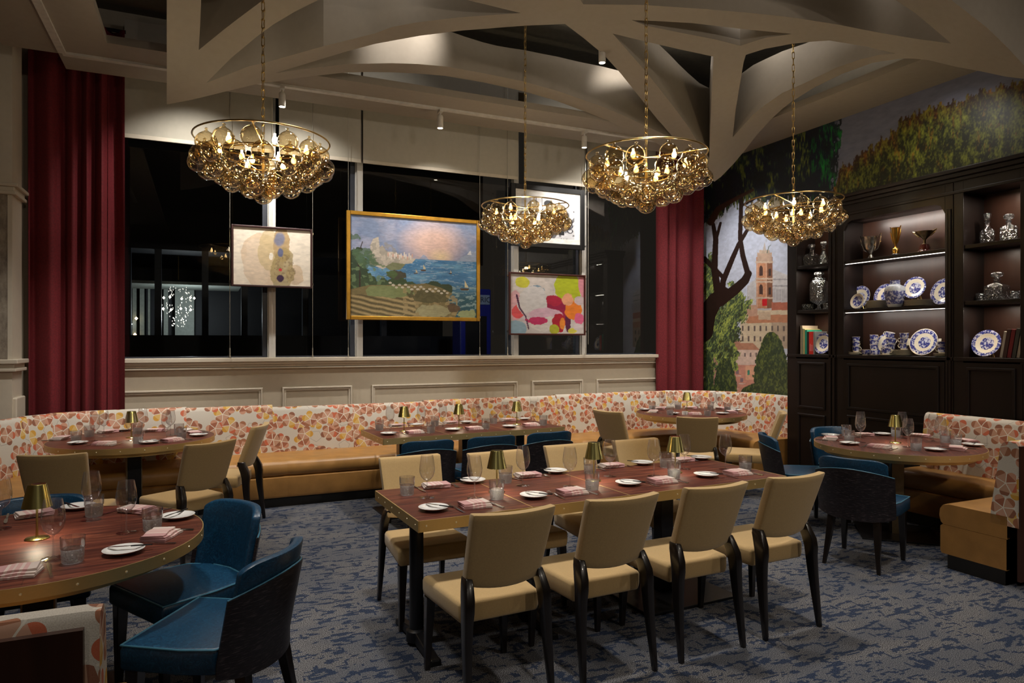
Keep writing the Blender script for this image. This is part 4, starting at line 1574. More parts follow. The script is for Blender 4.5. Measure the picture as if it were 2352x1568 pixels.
struct('trim_30', MB().box((CX - .09, yb, Ztop - .035), (WX, ya + .06, Ztop)).box((CX - .06, yb, Ztop - .075), (WX, ya + .04, Ztop - .035)).box((CX - .03, yb, Ztop - .11), (WX, ya + .02, Ztop - .075)).box((CX - .012, yb, Ztop - .22), (CX, ya + .004, Ztop - .19)),
       M['cab'], 'stepped dark wood cornice over the cabinets', bevel=.006)
struct('trim_31', MB().box((CX, yb, 0), (WX, cy(2420), Ztop - .1)), M['cab'], 'dark wood panelling past the last cabinet')


# ---------------------------------------------------------------- shelf objects
def shelf_pt(px_, z, X=CX + .17):
    q = onX(px_, 600, X)
    return (X, q.y, z)


def lathe_thing(name, cat, parts):
    def f():
        t = thing(name, '', cat)
        for pn, prof, m, seg in parts:
            MB().lathe(prof, seg).build(pn, m, t, smooth=seg > 8)
        return t
    return Kind(f)


def plate_obj(name, cat, r, m, label, loc, rz, tilt, group, stand=True, handles=False, easel=False):
    """dish standing on its rim, leaning back towards the wall"""
    t = thing(name, label, cat, loc, rz, group)
    ax = Matrix.Translation((0, 0, r * math.cos(tilt) + .004)) @ Matrix.Rotation(-PI / 2 + tilt, 4, 'Y')
    k = r / .135
    mb = MB().lathe([(0, .0), (.055 * k, .0), (.085 * k, .006), (.10 * k, .014), (r, .022), (r, .026), (.098 * k, .019), (.083 * k, .011), (.054 * k, .006), (0, .005)], 40, caps=False)
    o = mb.build('dish', m, t, smooth=True)
    o.matrix_local = ax
    if k < .999 or k > 1.001:
        pass
    if handles:
        for s_ in (-1, 1):
            h = MB().box((-.035, s_ * (r - .005) - .004, .014), (.035, s_ * (r + .028), .024))
            oh = h.build('handle', M['cream'], t, bevel=.004)
            oh.matrix_local = ax
    e = MB().tube([(.02, -.05, 0), (.05, 0, .9 * r), (.09, 0, 0)], .003, 5).tube([(-.012, -.03, .012), (-.012, -.03, .0), (.05, -.03, 0)], .003, 5).tube([(-.012, .03, .012), (-.012, .03, .0), (.05, .03, 0)], .003, 5)
    e.build('easel', M['brass'], t)
    return t


Zs1, Zs2 = sh[1][0], sh[1][1]
FACE = 0.0   # thing's -X side faces the room
PG = 'blue printed plates in the cabinets'
plate_obj('dinner_plate', 'plate', .130, M['willow'], 'large blue printed plate at the left end of the middle shelf', shelf_pt(1977, Zs2, CX + .20), .0, .25, PG)
plate_obj('side_plate', 'plate', .083, M['willow'], 'small blue printed plate leaning before the large one', shelf_pt(1972, Zs2, CX + .10), .0, .22, PG)
plate_obj('dinner_plate', 'plate', .130, M['willow'], 'blue printed plate half hidden behind the blue and white vase', shelf_pt(2036, Zs2 + .0, CX + .24), .0, .2, PG)
plate_obj('dinner_plate', 'plate', .115, M['willow'], 'blue printed bowl on an easel above the stack of plates', shelf_pt(2103, Zs2 + .072, CX + .16), .1, .3, PG)
plate_obj('dinner_plate', 'plate', .130, M['willow'], 'blue printed plate at the right end of the middle shelf', shelf_pt(2169, Zs2, CX + .19), -.1, .25, PG)
plate_obj('dinner_plate', 'plate', .115, M['willow'], 'blue printed plate behind the stacked cups', shelf_pt(2038, Zc, CX + .25), .0, .2, PG)
plate_obj('serving_platter', 'plate', .137, M['willow'], 'large blue printed platter with two handles on the lowest shelf', shelf_pt(2124, Zc, CX + .14), .1, .3, PG, handles=True)
plate_obj('dinner_plate', 'plate', .12, M['willow'], 'blue printed plate leaning against the row of books', shelf_pt(1893, Zc, CX + .10), .0, .2, PG)
plate_obj('soup_bowl', 'plate', .125, M['willow'], 'blue printed soup bowl standing beside the leaning books', shelf_pt(2268, Zc, CX + .13), .05, .3, PG)


def flat_plate():
    t = MB().lathe([(0, 0), (.06, 0), (.08, .004), (.105, .0095), (.105, .0115), (.078, .007), (0, .004)], 28, caps=False).build('stacked_plate', M['cream'], smooth=True)
    return tag(t, '', 'plate')


FP = Kind(flat_plate)


def stack(px_, z, n, X, scale, where, group):
    for i in range(n):
        q = shelf_pt(px_, z + i * .0105, X)
        o = FP.place(q, random.uniform(0, 6), '%s plate up in the stack %s' % (ORD[i], where), group)
        o.scale = (scale, scale, 1)
    return z + n * .0105 + .002


stack(2013, Zs2, 8, CX + .15, 1.0, 'left of the blue and white vase', 'plate stack left of the vase')
zst = stack(2111, Zs2, 6, CX + .13, 1.25, 'right of the blue and white vase', 'plate stack right of the vase')
z1 = stack(1962, Zc, 3, CX + .15, .75, 'under the leftmost cups', 'saucers under the leftmost cups')
z2 = stack(2006, Zc, 5, CX + .19, .95, 'under the second pile of cups', 'plates under the second pile of cups')
z3 = stack(2043, Zc, 5, CX + .16, .95, 'under the third pile of cups', 'plates under the third pile of cups')
z4 = stack(2076, Zc, 6, CX + .12, .85, 'under the cups beside the platter', 'plates under the cups beside the platter')
z5 = stack(2165, Zc, 3, CX + .12, .75, 'at the far end by the platter', 'saucers at the far end by the platter')


def make_cup():
    t = thing('teacup', '', 'cup')
    MB().lathe([(.018, 0), (.030, .0), (.030, .006), (.036, .018), (.041, .055), (.043, .062), (.040, .062), (.037, .02), (0, .008)], 20, caps=False).build('bowl', M['willow_cup'], t, smooth=True)
    MB().tube([(0, .039, .052), (0, .058, .052), (0, .066, .038), (0, .056, .020), (0, .036, .018)], .004, 6).build('handle', M['cream'], t, smooth=True)
    return t


CUP = Kind(make_cup)
def cup(px_, z, X, rz, label, sc=1.0, tilt=0.0):
    o = CUP.place(shelf_pt(px_, z, X), rz, label, 'blue printed cups on the lowest shelf')
    o.scale = (sc, sc, sc)
    if tilt:
        o.rotation_euler[0] = tilt
    return o


for i in range(3):
    cup(1966, z1 + i * .052, CX + .15, [PI, 2.9, -1.2][i], '%s cup up of the leftmost pile of cups' % ORD[i])
    cup(2007, z2 + i * .052, CX + .19, [-.6, 2.6, 3.0][i], '%s cup up of the second pile of cups' % ORD[i])
    cup(2077, z4 + i * .052, CX + .12, [0, .2, 2.5][i], '%s cup up in the pile beside the platter' % ORD[i], 1.05, [0, .12, 0][i])
for i in range(2):
    cup(2164, z5 + i * .052, CX + .12, 1.2, '%s cup up in the pile at the far end' % ORD[i])
    cup(2046, z3 + i * .058, CX + .16, [1.2, -1.8][i], '%s cup up of the pile before the standing plate' % ORD[i], 1.1)
cup(2042, z3 + .125, CX + .17, .2, 'tilted cup on top of the pile before the standing plate', 1.05, .25)
cup(1988, Zc, CX + .05, .1, 'cup standing in front of the stacks, handle to the side')
cup(2035, Zc + .014, CX + .05, PI, 'cup on a saucer in front of the plate stacks', 1.1)
MBs = MB().lathe([(.045, 0), (.052, .004), (.054, .05), (.050, .055), (.045, .01), (0, .008)], 24, caps=False).build('open_bowl', M['willow_cup'], smooth=True, loc=shelf_pt(2010, Zc, CX + .06))
tag(MBs, 'small straight sided blue painted bowl between two cups', 'bowl')
o = FP.place(shelf_pt(2035, Zc, CX + .05), 0, 'saucer under the single cup in front', 'plates under the third pile of cups')
o.scale = (.75, .75, 1)

v = thing('vase', 'blue and white porcelain vase painted with a landscape', 'vase', shelf_pt(2056, Zs2, CX + .10))
MB().lathe([(.055, 0), (.065, .004), (.085, .06), (.098, .13), (.100, .18), (.086, .215), (.048, .232), (.045, .27), (.050, .278), (.042, .278), (.040, .24), (0, .23)], 32, caps=False).build('body', M['willow_vase'], v, smooth=True)

# trophies
def trophy(label, loc, prof, m, handle, base=None, rz=0.0):
    t = thing('trophy_cup', label, 'trophy', loc, rz, 'trophies on the top shelf')
    MB().lathe(prof, 28, caps=False).build('cup', m, t, smooth=True)
    for s_ in (-1, 1):
        MB().tube([(0, s_ * a, b) for a, b in handle], .0065, 7).build('handle', m if base != 'bright' else M['chrome'], t, smooth=True)
    if base and base != 'bright':
        MB().lathe(base, 24).build('base', M['cherry'] if m is not M['gold'] else M['black_wood'], t, smooth=True)
    return t


trophy('tarnished silver loving cup with two tall handles', shelf_pt(2000, Zs1), [(.045, 0), (.045, .01), (.025, .03), (.014, .055), (.03, .075), (.065, .12), (.078, .18), (.080, .235), (.086, .245), (.080, .245), (.07, .19), (0, .1)], M['silver'],
       [(.03, .085), (.085, .11), (.115, .18), (.122, .27), (.084, .235)])
trophy('slim gilt trophy cup on a black base', shelf_pt(2057, Zs1), [(.032, .03), (.034, .08), (.030, .085), (.012, .10), (.012, .12), (.020, .14), (.035, .21), (.040, .29), (.045, .30), (.038, .30), (.02, .16), (0, .15)], M['gold'],
       [(.022, .14), (.04, .19), (.055, .25), (.058, .315), (.04, .285)], [(.04, 0), (.04, .022), (.034, .03), (0, .03)])
trophy('wide bronze bowl trophy on a cherry wood plinth', shelf_pt(2124, Zs1), [(.03, .085), (.012, .10), (.011, .13), (.03, .155), (.075, .19), (.085, .215), (.080, .215), (.06, .19), (0, .17)], M['bronze'],
       [(.06, .165), (.10, .195), (.122, .225), (.08, .21)], [(.072, 0), (.07, .015), (.05, .03), (.05, .055), (.042, .07), (.04, .085), (0, .09)])


def decanter(label, loc, w_, h, kind, rz=0.0, name='decanter'):
    t = thing(name, label, 'decanter', loc, rz, 'crystal decanters in the cabinets')
    s_ = 1
    if kind == 'square':
        hh = h * .58
        MB().rects([(0, 0, 0, w_ * .46, w_ * .46), (0, 0, .01, w_ * .5, w_ * .5), (0, 0, hh * .86, w_ * .5, w_ * .5), (0, 0, hh, w_ * .3, w_ * .3), (0, 0, hh * 1.08, w_ * .14, w_ * .14), (0, 0, hh * 1.28, w_ * .13, w_ * .13), (0, 0, hh * 1.32, w_ * .22, w_ * .22)]).build('bottle', M['crystal'], t, bevel=.006)
        MB().lathe([(w_ * .12, hh * 1.33), (w_ * .12, hh * 1.42), (w_ * .30, h * .86), (w_ * .33, h * .95), (w_ * .26, h)], 10).build('stopper', M['crystal'], t)
    elif kind == 'round':
        MB().lathe([(w_ * .36, 0), (w_ * .44, .01), (w_ * .5, h * .2), (w_ * .46, h * .42), (w_ * .2, h * .55), (w_ * .15, h * .62), (w_ * .15, h * .70), (w_ * .22, h * .72)], 12).build('bottle', M['crystal'], t)
        MB().lathe([(w_ * .10, h * .72), (w_ * .20, h * .80), (w_ * .26, h * .98), (w_ * .2, h)], 10).build('stopper', M['crystal'], t)
    elif kind == 'cone':
        MB().lathe([(w_ * .48, 0), (w_ * .5, .012), (w_ * .30, h * .45), (w_ * .16, h * .62), (w_ * .16, h * .74), (w_ * .26, h * .76)], 10).build('bottle', M['crystal'], t)
        MB().lathe([(w_ * .10, h * .76), (w_ * .14, h * .82), (w_ * .32, h * .90), (w_ * .28, h)], 8).build('stopper', M['crystal'], t)
    else:  # footed jar
        MB().lathe([(w_ * .26, 0), (w_ * .22, .01), (w_ * .09, .03), (w_ * .09, .06), (w_ * .46, .10), (w_ * .5, .11), (w_ * .5, h * .70), (w_ * .42, h * .78), (w_ * .3, h * .80)], 24).build('jar', M['crystal'], t)
        MB().lathe([(w_ * .34, h * .80), (w_ * .34, h * .84), (w_ * .14, h * .87), (w_ * .14, h * .92), (w_ * .28, h * .94), (w_ * .26, h)], 16).build('lid', M['crystal'], t)
    return t


decanter('square crystal decanter on the top shelf of the narrow cabinet', shelf_pt(1864, sh[0][0]), .135, .26, 'square')
decanter('conical crystal decanter beside the square one', shelf_pt(1892, sh[0][0]), .12, .27, 'cone')
decanter('very large ribbed crystal drinks jar on a foot', shelf_pt(1881, sh[0][1]), .20, .44, 'jar', name='drinks_jar')
decanter('footed crystal decanter with a tall metal-like stopper', shelf_pt(2268, sh[2][0]), .12, .285, 'round')
decanter('squat clear decanter with a round ball stopper', shelf_pt(2317, sh[2][0]), .13, .245, 'square', .5)
decanter('broad square cut crystal decanter between two tumblers', shelf_pt(2290, sh[2][1]), .15, .255, 'square', .1)


def tumbler_low():
    return tag(MB().lathe([(.036, 0), (.040, .004), (.044, .075), (.041, .075), (.036, .015), (0, .012)], 16, caps=False).build('crystal_tumbler', M['crystal']), '', 'glass')


TL = Kind(tumbler_low)
for px_, k, X, lb in [(1848, 0, CX + .12, 'outer low crystal tumbler on the narrow cabinet shelf'), (1860, 0, CX + .16, 'inner low crystal tumbler next to the drinks jar'), (1899, 0, CX + .16, 'low crystal tumbler behind the cabinet stile'),
                      (2254, 2, CX + .17, 'low crystal tumbler left of the broad decanter'), (2332, 2, CX + .17, 'low crystal tumbler right of the broad decanter')]:
    TL.place(shelf_pt(px_, sh[k][1], X), 0, lb, 'low crystal tumblers in the cabinets')


def book(label, y, z, wd, h, dp, col, lean=0.0, X=CX + .05, cover2=None, group='books in the cabinets', ttl=None, page=True):
    t = thing('book', label, 'book', (X, y, z), 0, group)
    mc = simple('book_cloth', col, .55, var=.06)
    MB().box((0, -wd / 2, 0), (.004, wd / 2, h)).box((0, -wd / 2, 0), (dp, -wd / 2 + .003, h)).box((0, wd / 2 - .003, 0), (dp, wd / 2, h)).build('cover', mc, t, bevel=.0012)
    MB().box((.004, -wd / 2 + .003, .004), (dp - .004, wd / 2 - .003, h - .004)).build('pages', M['cream'], t)
    if ttl:
        for i, (s_, sz) in enumerate(ttl):
            MB().box((-.0008, (i - (len(ttl) - 1) / 2) * wd * .42 - .002, h * .14), (0, (i - (len(ttl) - 1) / 2) * wd * .42 + .002, h * s_)).build('title_line', M['china'], t)
    t.rotation_euler = (lean, 0, 0)
    return t


y = shelf_pt(1838, Zc, CX + .05)[1]
for lb, wd, h, dp, col, ttl in [('tall pale blue and tan book at the end of the row', .030, .335, .26, (.50, .42, .30), None), ('thin white and green book', .014, .30, .25, (.36, .40, .22), None), ('narrow mustard yellow book', .022, .295, .25, (.52, .40, .16), None),
                                ('green spined book beside the black one', .030, .285, .24, (.01, .26, .17), None), ('thin black book beside the red one', .026, .262, .22, (.012, .012, .012), None), ('thick red book with pale spine lettering', .062, .262, .22, (.62, .025, .015), [(.42, 1), (.46, 1)]),
                                ('grey covered book behind the blue plate', .016, .265, .2, (.30, .30, .30), None)]:
    book(lb, y - wd / 2, Zc, wd, h, dp, col, ttl=ttl)
    y -= wd + .001
y = shelf_pt(2299, Zc, CX + .05)[1]
for lb, wd, h, dp, col in [('greyish white book leaning in front of the others', .024, .232, .17, (.42, .38, .31)), ('dark brown leaning book', .034, .252, .18, (.045, .016, .012)), ('dark red and navy leaning book', .034, .250, .18, (.16, .008, .012)),
                           ('olive and navy leaning book with a shiny edge', .032, .258, .18, (.05, .05, .04)), ('pale leaning book at the end by the stile', .026, .2, .17, (.40, .33, .24))]:
    book(lb, y, Zc + .003, wd, h, dp, col, lean=.16, group='leaning books beside the soup bowl')
    y -= wd + .0035

# ================================================================= TABLES
def make_rivets(t, pts, name='rivet'):  # bright screw heads
    first = None
    for (x, y, z, ang) in pts:
        if first is None:
            vs = MB().lathe([(.0055, 0), (.0045, .002), (0, .003)], 6, caps=False)
            o = vs.build(name, M['screw'], t)
            first = o
        else:
            o = first.copy()
            C.objects.link(o)
            o.parent = t
        o.location = (x, y, z)
        o.rotation_euler = (0, PI / 2, ang)
    return first


TZ = .76
def round_table(label, cx, cy_, r, rz, col_ang=0.0, seam=True):
    t = thing('round_table', label, 'table', (cx, cy_, 0), rz, 'round tables')
    MB().lathe([(0, TZ - .035), (r - .004, TZ - .035), (r - .004, TZ - .001), (r - .006, TZ), (0, TZ)], 72, caps=False).build('tabletop', M['walnut'], t)
    MB().lathe([(r - .004, TZ - .048), (r, TZ - .048), (r, TZ + .0005), (r - .004, TZ + .0005), (r - .004, TZ - .048)], 72, caps=False).build('edge_band', M['edge_brass'], t, smooth=True)
    MB().prism([((r * .88) * math.cos(a * PI / 24) * (1 if abs(math.cos(a * PI / 24)) < .86 else .97), (r * .88) * math.sin(a * PI / 24)) for a in range(48)], TZ - .085, TZ - .036).build('underframe', M['edge_brass'], t, smooth=True)
    MB().box((-.055, -.048, .012), (.055, .048, TZ - .085)).build('column', M['black_metal'], t, bevel=.004)
    MB().box((-.062, -.044, .012), (-.055, .044, TZ - .085)).box((.055, -.044, .012), (.062, .044, TZ - .085)).build('column_face', M['bronze_face'], t)
    MB().box((-.30, -.30, 0), (.30, .30, .012)).build('base_plate', M['black_metal'], t, bevel=.003)
    n = int(2 * PI * r / .17)
    make_rivets(t, [(r * math.cos(k * 2 * PI / n), r * math.sin(k * 2 * PI / n), TZ - .024, k * 2 * PI / n) for k in range(n)])
    return t


T3 = (-.583, 7.02, .671)
T5 = (5.455, 6.76, .661)
T6 = (5.372, 3.955, .645)
T4 = (-.655, 3.542, .651)
round_table('round brass edged table in the curve of the banquette below the wide curtain', *T3, .2)
round_table('round brass edged table in the banquette corner by the mural', *T5, .4)
round_table('round brass edged table in front of the dark cabinets', *T6, .8)
round_table('nearest round brass edged table with two blue chairs drawn up', *T4, .1)


def long_table(label, p0, p1, depth, seams, legs, group=None):
    """p0, p1: near corners of the top, left and right"""
    ang = math.atan2(p1.y - p0.y, p1.x - p0.x)
    ln = (p1 - p0).length
    t = thing('dining_table', label, 'table', (p0.x, p0.y, 0), ang, group)
    ed = [0] + [s_ * ln for s_ in seams] + [ln]
    for a, b in zip(ed[:-1], ed[1:]):
        MB().box((a + .004, .003, TZ - .035), (b - .002, depth - .003, TZ)).build('tabletop', M['walnut'], t)
    band = MB().box((0, -.002, TZ - .055), (ln, .003, TZ + .0005)).box((0, depth - .003, TZ - .055), (ln, depth + .002, TZ + .0005)).box((-.002, -.002, TZ - .055), (.004, depth + .002, TZ + .0005)).box((ln - .004, -.002, TZ - .055), (ln + .002, depth + .002, TZ + .0005))
    band.build('edge_band', M['edge_brass'], t)
    for a in ed[1:-1]:
        MB().box((a - .002, .003, TZ - .03), (a + .004, depth - .003, TZ + .0004)).build('seam_strip', M['edge_brass'], t)
    MB().box((.05, .05, TZ - .06), (ln - .05, depth - .05, TZ - .036)).build('underframe', M['black_metal'], t)
    rv = [(x_, -.002, TZ - .027, -PI / 2) for x_ in np.arange(.04, ln, .155)] + [(-.002, y_, TZ - .027, PI) for y_ in np.arange(.04, depth, .13)]
    make_rivets(t, rv)
    for kind, x_ in legs:
        if kind == 'tee':
            MB().lathe([(.038, .05), (.038, TZ - .06)], 20, (x_, depth / 2, 0)).build('column', M['black_metal'], t, smooth=True)
            MB().lathe([(.055, .02), (.055, .075), (.04, .085)], 20, (x_, depth / 2, 0)).build('collar', M['black_metal'], t, smooth=True)
            MB().rects([(x_, depth / 2 - .28, .0, .03, .02), (x_, depth / 2 - .28, .03, .028, .018)]).build('foot', M['black_metal'], t)
            MB().rings([[(x_ - .028, yy, z0), (x_ + .028, yy, z0), (x_ + .024, yy, z1), (x_ - .024, yy, z1)] for yy, z0, z1 in ((depth / 2 - .30, .0, .03), (depth / 2 - .05, .02, .075), (depth / 2 + .05, .02, .075), (depth / 2 + .30, .0, .03))]).build('foot_bar', M['black_metal'], t, bevel=.006)
        elif kind == 'plate':
            MB().box((x_ - .05, depth / 2 - .04, .02), (x_ + .05, depth / 2 + .04, TZ - .06)).build('column', M['black_metal'], t, bevel=.005)
            MB().box((x_ - .35, depth / 2 - .30, .006), (x_ + .35, depth / 2 + .30, .020)).build('base_plate', M['black_metal'], t, bevel=.003)
            for a in (-1, 1):
                for b in (-1, 1):
                    MB().lathe([(.014, 0), (.014, .008)], 8, (x_ + a * .32, depth / 2 + b * .27, 0)).build('glide', M['chrome'], t)
        else:
            MB().box((x_ - .035, depth / 2 - .05, .012), (x_ + .055, depth / 2 + .05, TZ - .06)).build('column', M['black_metal'], t, bevel=.004)
            MB().box((x_ - .042, depth / 2 - .045, .012), (x_ - .035, depth / 2 + .045, TZ - .06)).build('column_face', M['bronze_face'], t)
            MB().box((x_ - .22, depth / 2 - .25, 0), (x_ + .22, depth / 2 + .25, .012)).build('base_plate', M['black_metal'], t)
    return t, ang, ln


p0, p1 = at(961, 1197, TZ), at(1806, 1093, TZ)
tb1, ANG1, LEN1 = long_table('long brass edged table nearest the camera, made of joined walnut tops', p0, p1, .765, [.252, .503], [('tee', .12), ('tee', .80), ('plate', 1.80)])
p2, p3 = at(880, 1008, TZ), at(1297, 980, TZ)
tb2, ANG2, LEN2 = long_table('long brass edged table drawn up to the straight banquette under the seascape', p2, p3, .74, [.333, .666], [('slab', .30), ('slab', .95), ('slab', 1.56)])


# ================================================================= CHAIRS
def upholstered_back(w0, w1, z0, z1, y0, y1, th, bulge, nu=14, nv=10, sag=.015):
    """curved upholstered slab; outer shell grid wrapped round"""
    def pt(u, v, side):
        wv = w0 + (w1 - w0) * v
        x = u * wv / 2
        y = y0 + (y1 - y0) * v - bulge * (1 - u * u) + side * th / 2
        z = z0 + (z1 - z0) * v - sag * (1 - u * u) * (1 - v) * 1.4 + .006 * v * (u * u)
        return (x, y, z)
    mb = MB()
    us = [-1 + 2 * i / nu for i in range(nu + 1)]
    vsn = [j / nv for j in range(nv + 1)]
    rings = []
    for v_ in vsn:
        ring = [pt(u, v_, -1) for u in us] + [pt(u, v_, 1) for u in reversed(us)]
        rings.append(ring)
    mb.rings(rings, closed=True, caps=False)
    n = len(us)
    base = 0
    k = 2 * n
    for row in (0, len(vsn) - 1):
        for i in range(n - 1):
            a, b, c, d = row * k + i, row * k + i + 1, row * k + (2 * n - 2 - i), row * k + (2 * n - 1 - i)
            mb.f.append((a, b, c, d) if row else (d, c, b, a))
    return mb


def make_tan_chair():
    t = thing('dining_chair', '', 'chair')
    s = MB()
    s.rings([[(-a, -.20, z), (a, -.20, z), (b, .22, z), (-b, .22, z)] for a, b, z in ((.195, .225, .365), (.203, .233, .40), (.203, .233, .445), (.196, .226, .465))])
    s.build('seat', M['tan'], t, smooth=True, bevel=.016, seg=3)
    upholstered_back(.375, .405, .545, .885, -.205, -.335, .052, .030).build('backrest', M['tan'], t, smooth=True, bevel=.010, seg=2)
    for sx in (-1, 1):
        MB().rects([(sx * .176, -.222, .585, .016, .030), (sx * .180, -.236, .55, .019, .036), (sx * .187, -.258, .50, .021, .038), (sx * .191, -.268, .45, .021, .034), (sx * .194, -.268, .40, .020, .030), (sx * .198, -.275, .30, .018, .026), (sx * .203, -.292, .15, .015, .020), (sx * .208, -.310, 0, .012, .014)]).build('leg', M['black_wood'], t, smooth=True, bevel=.006)
        MB().rects([(sx * .200, .190, .37, .024, .024), (sx * .206, .197, .2, .019, .019), (sx * .211, .204, 0, .013, .013)]).build('leg', M['black_wood'], t, bevel=.004)
    return t


TAN = Kind(make_tan_chair)


def arc_shell(z0f, z1f, r0, th, a1, n=20, nv=6, lean=.075, cy_=.10):
    """upright curved back: an arc of radius r0 round a point in front of it; angle 0 is straight back"""
    mb = MB()
    rings = []
    for i in range(n + 1):
        a = -a1 + 2 * a1 * i / n
        zb, zt = z0f(a), z1f(a)
        ring = []
        for side, order in ((0, range(nv + 1)), (th, range(nv, -1, -1))):
            for j in order:
                z = zb + (zt - zb) * j / nv
                rr = r0 + side
                le = lean * max(0, z - .42) / .38
                ring.append((rr * math.sin(a) * (1 + .03 * (z - .42) / .4), cy_ - rr * math.cos(a) - le, z))
        rings.append(ring)
    mb.rings(rings)
    return mb


def make_blue_chair():
    t = thing('side_chair', '', 'chair')
    pts = [(-.25, .25), (.25, .25), (.255, .0), (.235, -.13), (.15, -.205), (.0, -.225), (-.15, -.205), (-.235, -.13), (-.255, .0)]
    s = MB()
    s.rings([[(x * k, y * k, z) for x, y in pts] for k, z in ((.965, .375), (1.0, .39), (1.0, .455), (.97, .478))])
    s.build('seat', M['blue'], t, smooth=True, bevel=.010, seg=3)
    sp = MB()
    lp = [(x * .985, y * .985, .474) for x, y in pts]
    sp.tube(lp, .004, 6, closed=True)
    sp.build('piping', M['blue_piping'], t, smooth=True)
    D = math.radians
    ztop = lambda a: .797 - .035 * (abs(a) / D(41)) ** 6
    zsh = lambda a: .722 - .05 * (abs(a) / D(46)) ** 1.8
    arc_shell(lambda a: .44, ztop, .315, .042, D(41)).build('backrest', M['blue'], t, smooth=True, bevel=.010)
    arc_shell(lambda a: .35 + .03 * (abs(a) / D(46)) ** 3, zsh, .3575, .013, D(46)).build('back_shell', M['shell'], t, smooth=True)
    edge = []
    for i in range(25):
        a = D(-46) + D(92) * i / 24
        z = zsh(a) + .002
        edge.append((.364 * math.sin(a) * (1 + .03 * (z - .42) / .4), .10 - .364 * math.cos(a) - .075 * max(0, z - .42) / .38, z))
    MB().tube(edge, .0035, 5).build('piping', M['blue_piping'], t, smooth=True)
    for sx in (-1, 1):
        MB().rects([(sx * .150, -.190, .40, .026, .026), (sx * .165, -.225, .2, .020, .020), (sx * .185, -.265, 0, .012, .012)]).build('leg', M['black_wood'], t, bevel=.004)
        MB().rects([(sx * .205, .215, .39, .027, .027), (sx * .207, .218, .2, .021, .021), (sx * .209, .222, 0, .014, .014)]).build('leg', M['black_wood'], t, bevel=.004)
    return t


BLUE = Kind(make_blue_chair)


def face(dx, dy):
    return math.atan2(-dx, dy)


G1 = 'tan chairs round the long front table'
for i, x_ in enumerate((1.225, 1.81, 2.40, 2.985)):
    TAN.place((x_, 3.065 + (x_ - 1.22) * .042, 0), ANG1 + random.uniform(-.02, .02), 'tan upholstered chair, %s from the left on the camera side of the long front table' % ORD[i], G1)
for i, (x_, y_) in enumerate(((1.215, 3.96), (1.80, 3.90), (2.40, 3.98), (2.98, 4.0))):
    TAN.place((x_, y_, 0), PI + ANG1 + random.uniform(-.03, .03), 'tan upholstered chair, %s from the left on the window side of the long front table' % ORD[i], G1)
G3 = 'tan chairs at the round table below the wide curtain'
TAN.place((-.86, 5.67, 0), face(.16, .98), 'tan chair seen from behind in front of the curtain-side round table', G3)
TAN.place((-.14, 5.79, 0), face(-.55, .83), 'tan chair turned aside between the curtain-side round table and the blue chairs', G3)
TAN.place((.14, 6.61, 0), face(-.94, .34), 'tan chair in profile with its back to the straight banquette', G3)
G5 = 'tan chairs at the corner round table by the mural'
TAN.place((4.28, 6.38, 0), face(.95, .28), 'tan chair in profile on the window side of the corner round table', G5)
TAN.place((4.62, 5.66, 0), face(.57, .82), 'tan chair seen from behind at the corner round table', G5)
TAN.place((5.31, 5.63, 0), face(-.72, .69), 'tan chair in profile beside the cabinets at the corner round table', G5)
GB = 'blue leather chairs with black oak shells'
BLUE.place((-.075, 3.655, 0), face(-.86, -.5), 'blue leather chair facing the nearest round table, its padded back toward the long table', GB)
BLUE.place((.05, 3.04, 0), face(-.84, .54), 'nearest blue leather chair, its black oak shell turned to the camera', GB)
BLUE.place((-.78, 4.10, 0), face(.1, -1), 'blue leather chair on the far side of the nearest round table behind the lamp', GB)
for i, (x_, y_) in enumerate(((1.73, 5.83), (2.33, 5.86), (2.93, 5.90))):
    BLUE.place((x_, y_, 0), .03, 'blue leather chair, %s from the left before the banquette-side long table' % ORD[i], GB)
BLUE.place((4.47, 3.56, 0), face(.93, .36), 'blue leather chair seen from behind at the round table before the cabinets', GB)
BLUE.place((4.86, 4.55, 0), face(.84, -.54), 'blue leather chair in profile between the long front table and the cabinets', GB)
BLUE.place((5.53, 4.56, 0), face(-.12, -1), 'blue leather chair with its back to the cabinets, tucked under the round table', GB)


# ================================================================= BANQUETTES
def resample(path, step=.08):
    """Catmull-Rom through the control points"""
    P_ = [Vector((x, y, 0)) for x, y in path]
    out = []
    for i in range(len(P_) - 1):
        a, b, c, d = P_[max(i - 1, 0)], P_[i], P_[i + 1], P_[min(i + 2, len(P_) - 1)]
        n = max(1, int((c - b).length / step))
        for k in range(n):
            t = k / n
            out.append(.5 * ((2 * b) + (c - a) * t + (2 * a - 5 * b + 4 * c - d) * t * t + (3 * b - a - 3 * c + d) * t ** 3))
    out.append(P_[-1])
    return out


def frames(pts, side):
    fr = []
    s_ = 0
    for i, p in enumerate(pts):
        t = pts[min(i + 1, len(pts) - 1)] - pts[max(i - 1, 0)]
        t.normalize()
        n = Vector((-t.y, t.x, 0)) * side
        if i:
            s_ += (p - pts[i - 1]).length
        fr.append((p, n, s_))
    return fr


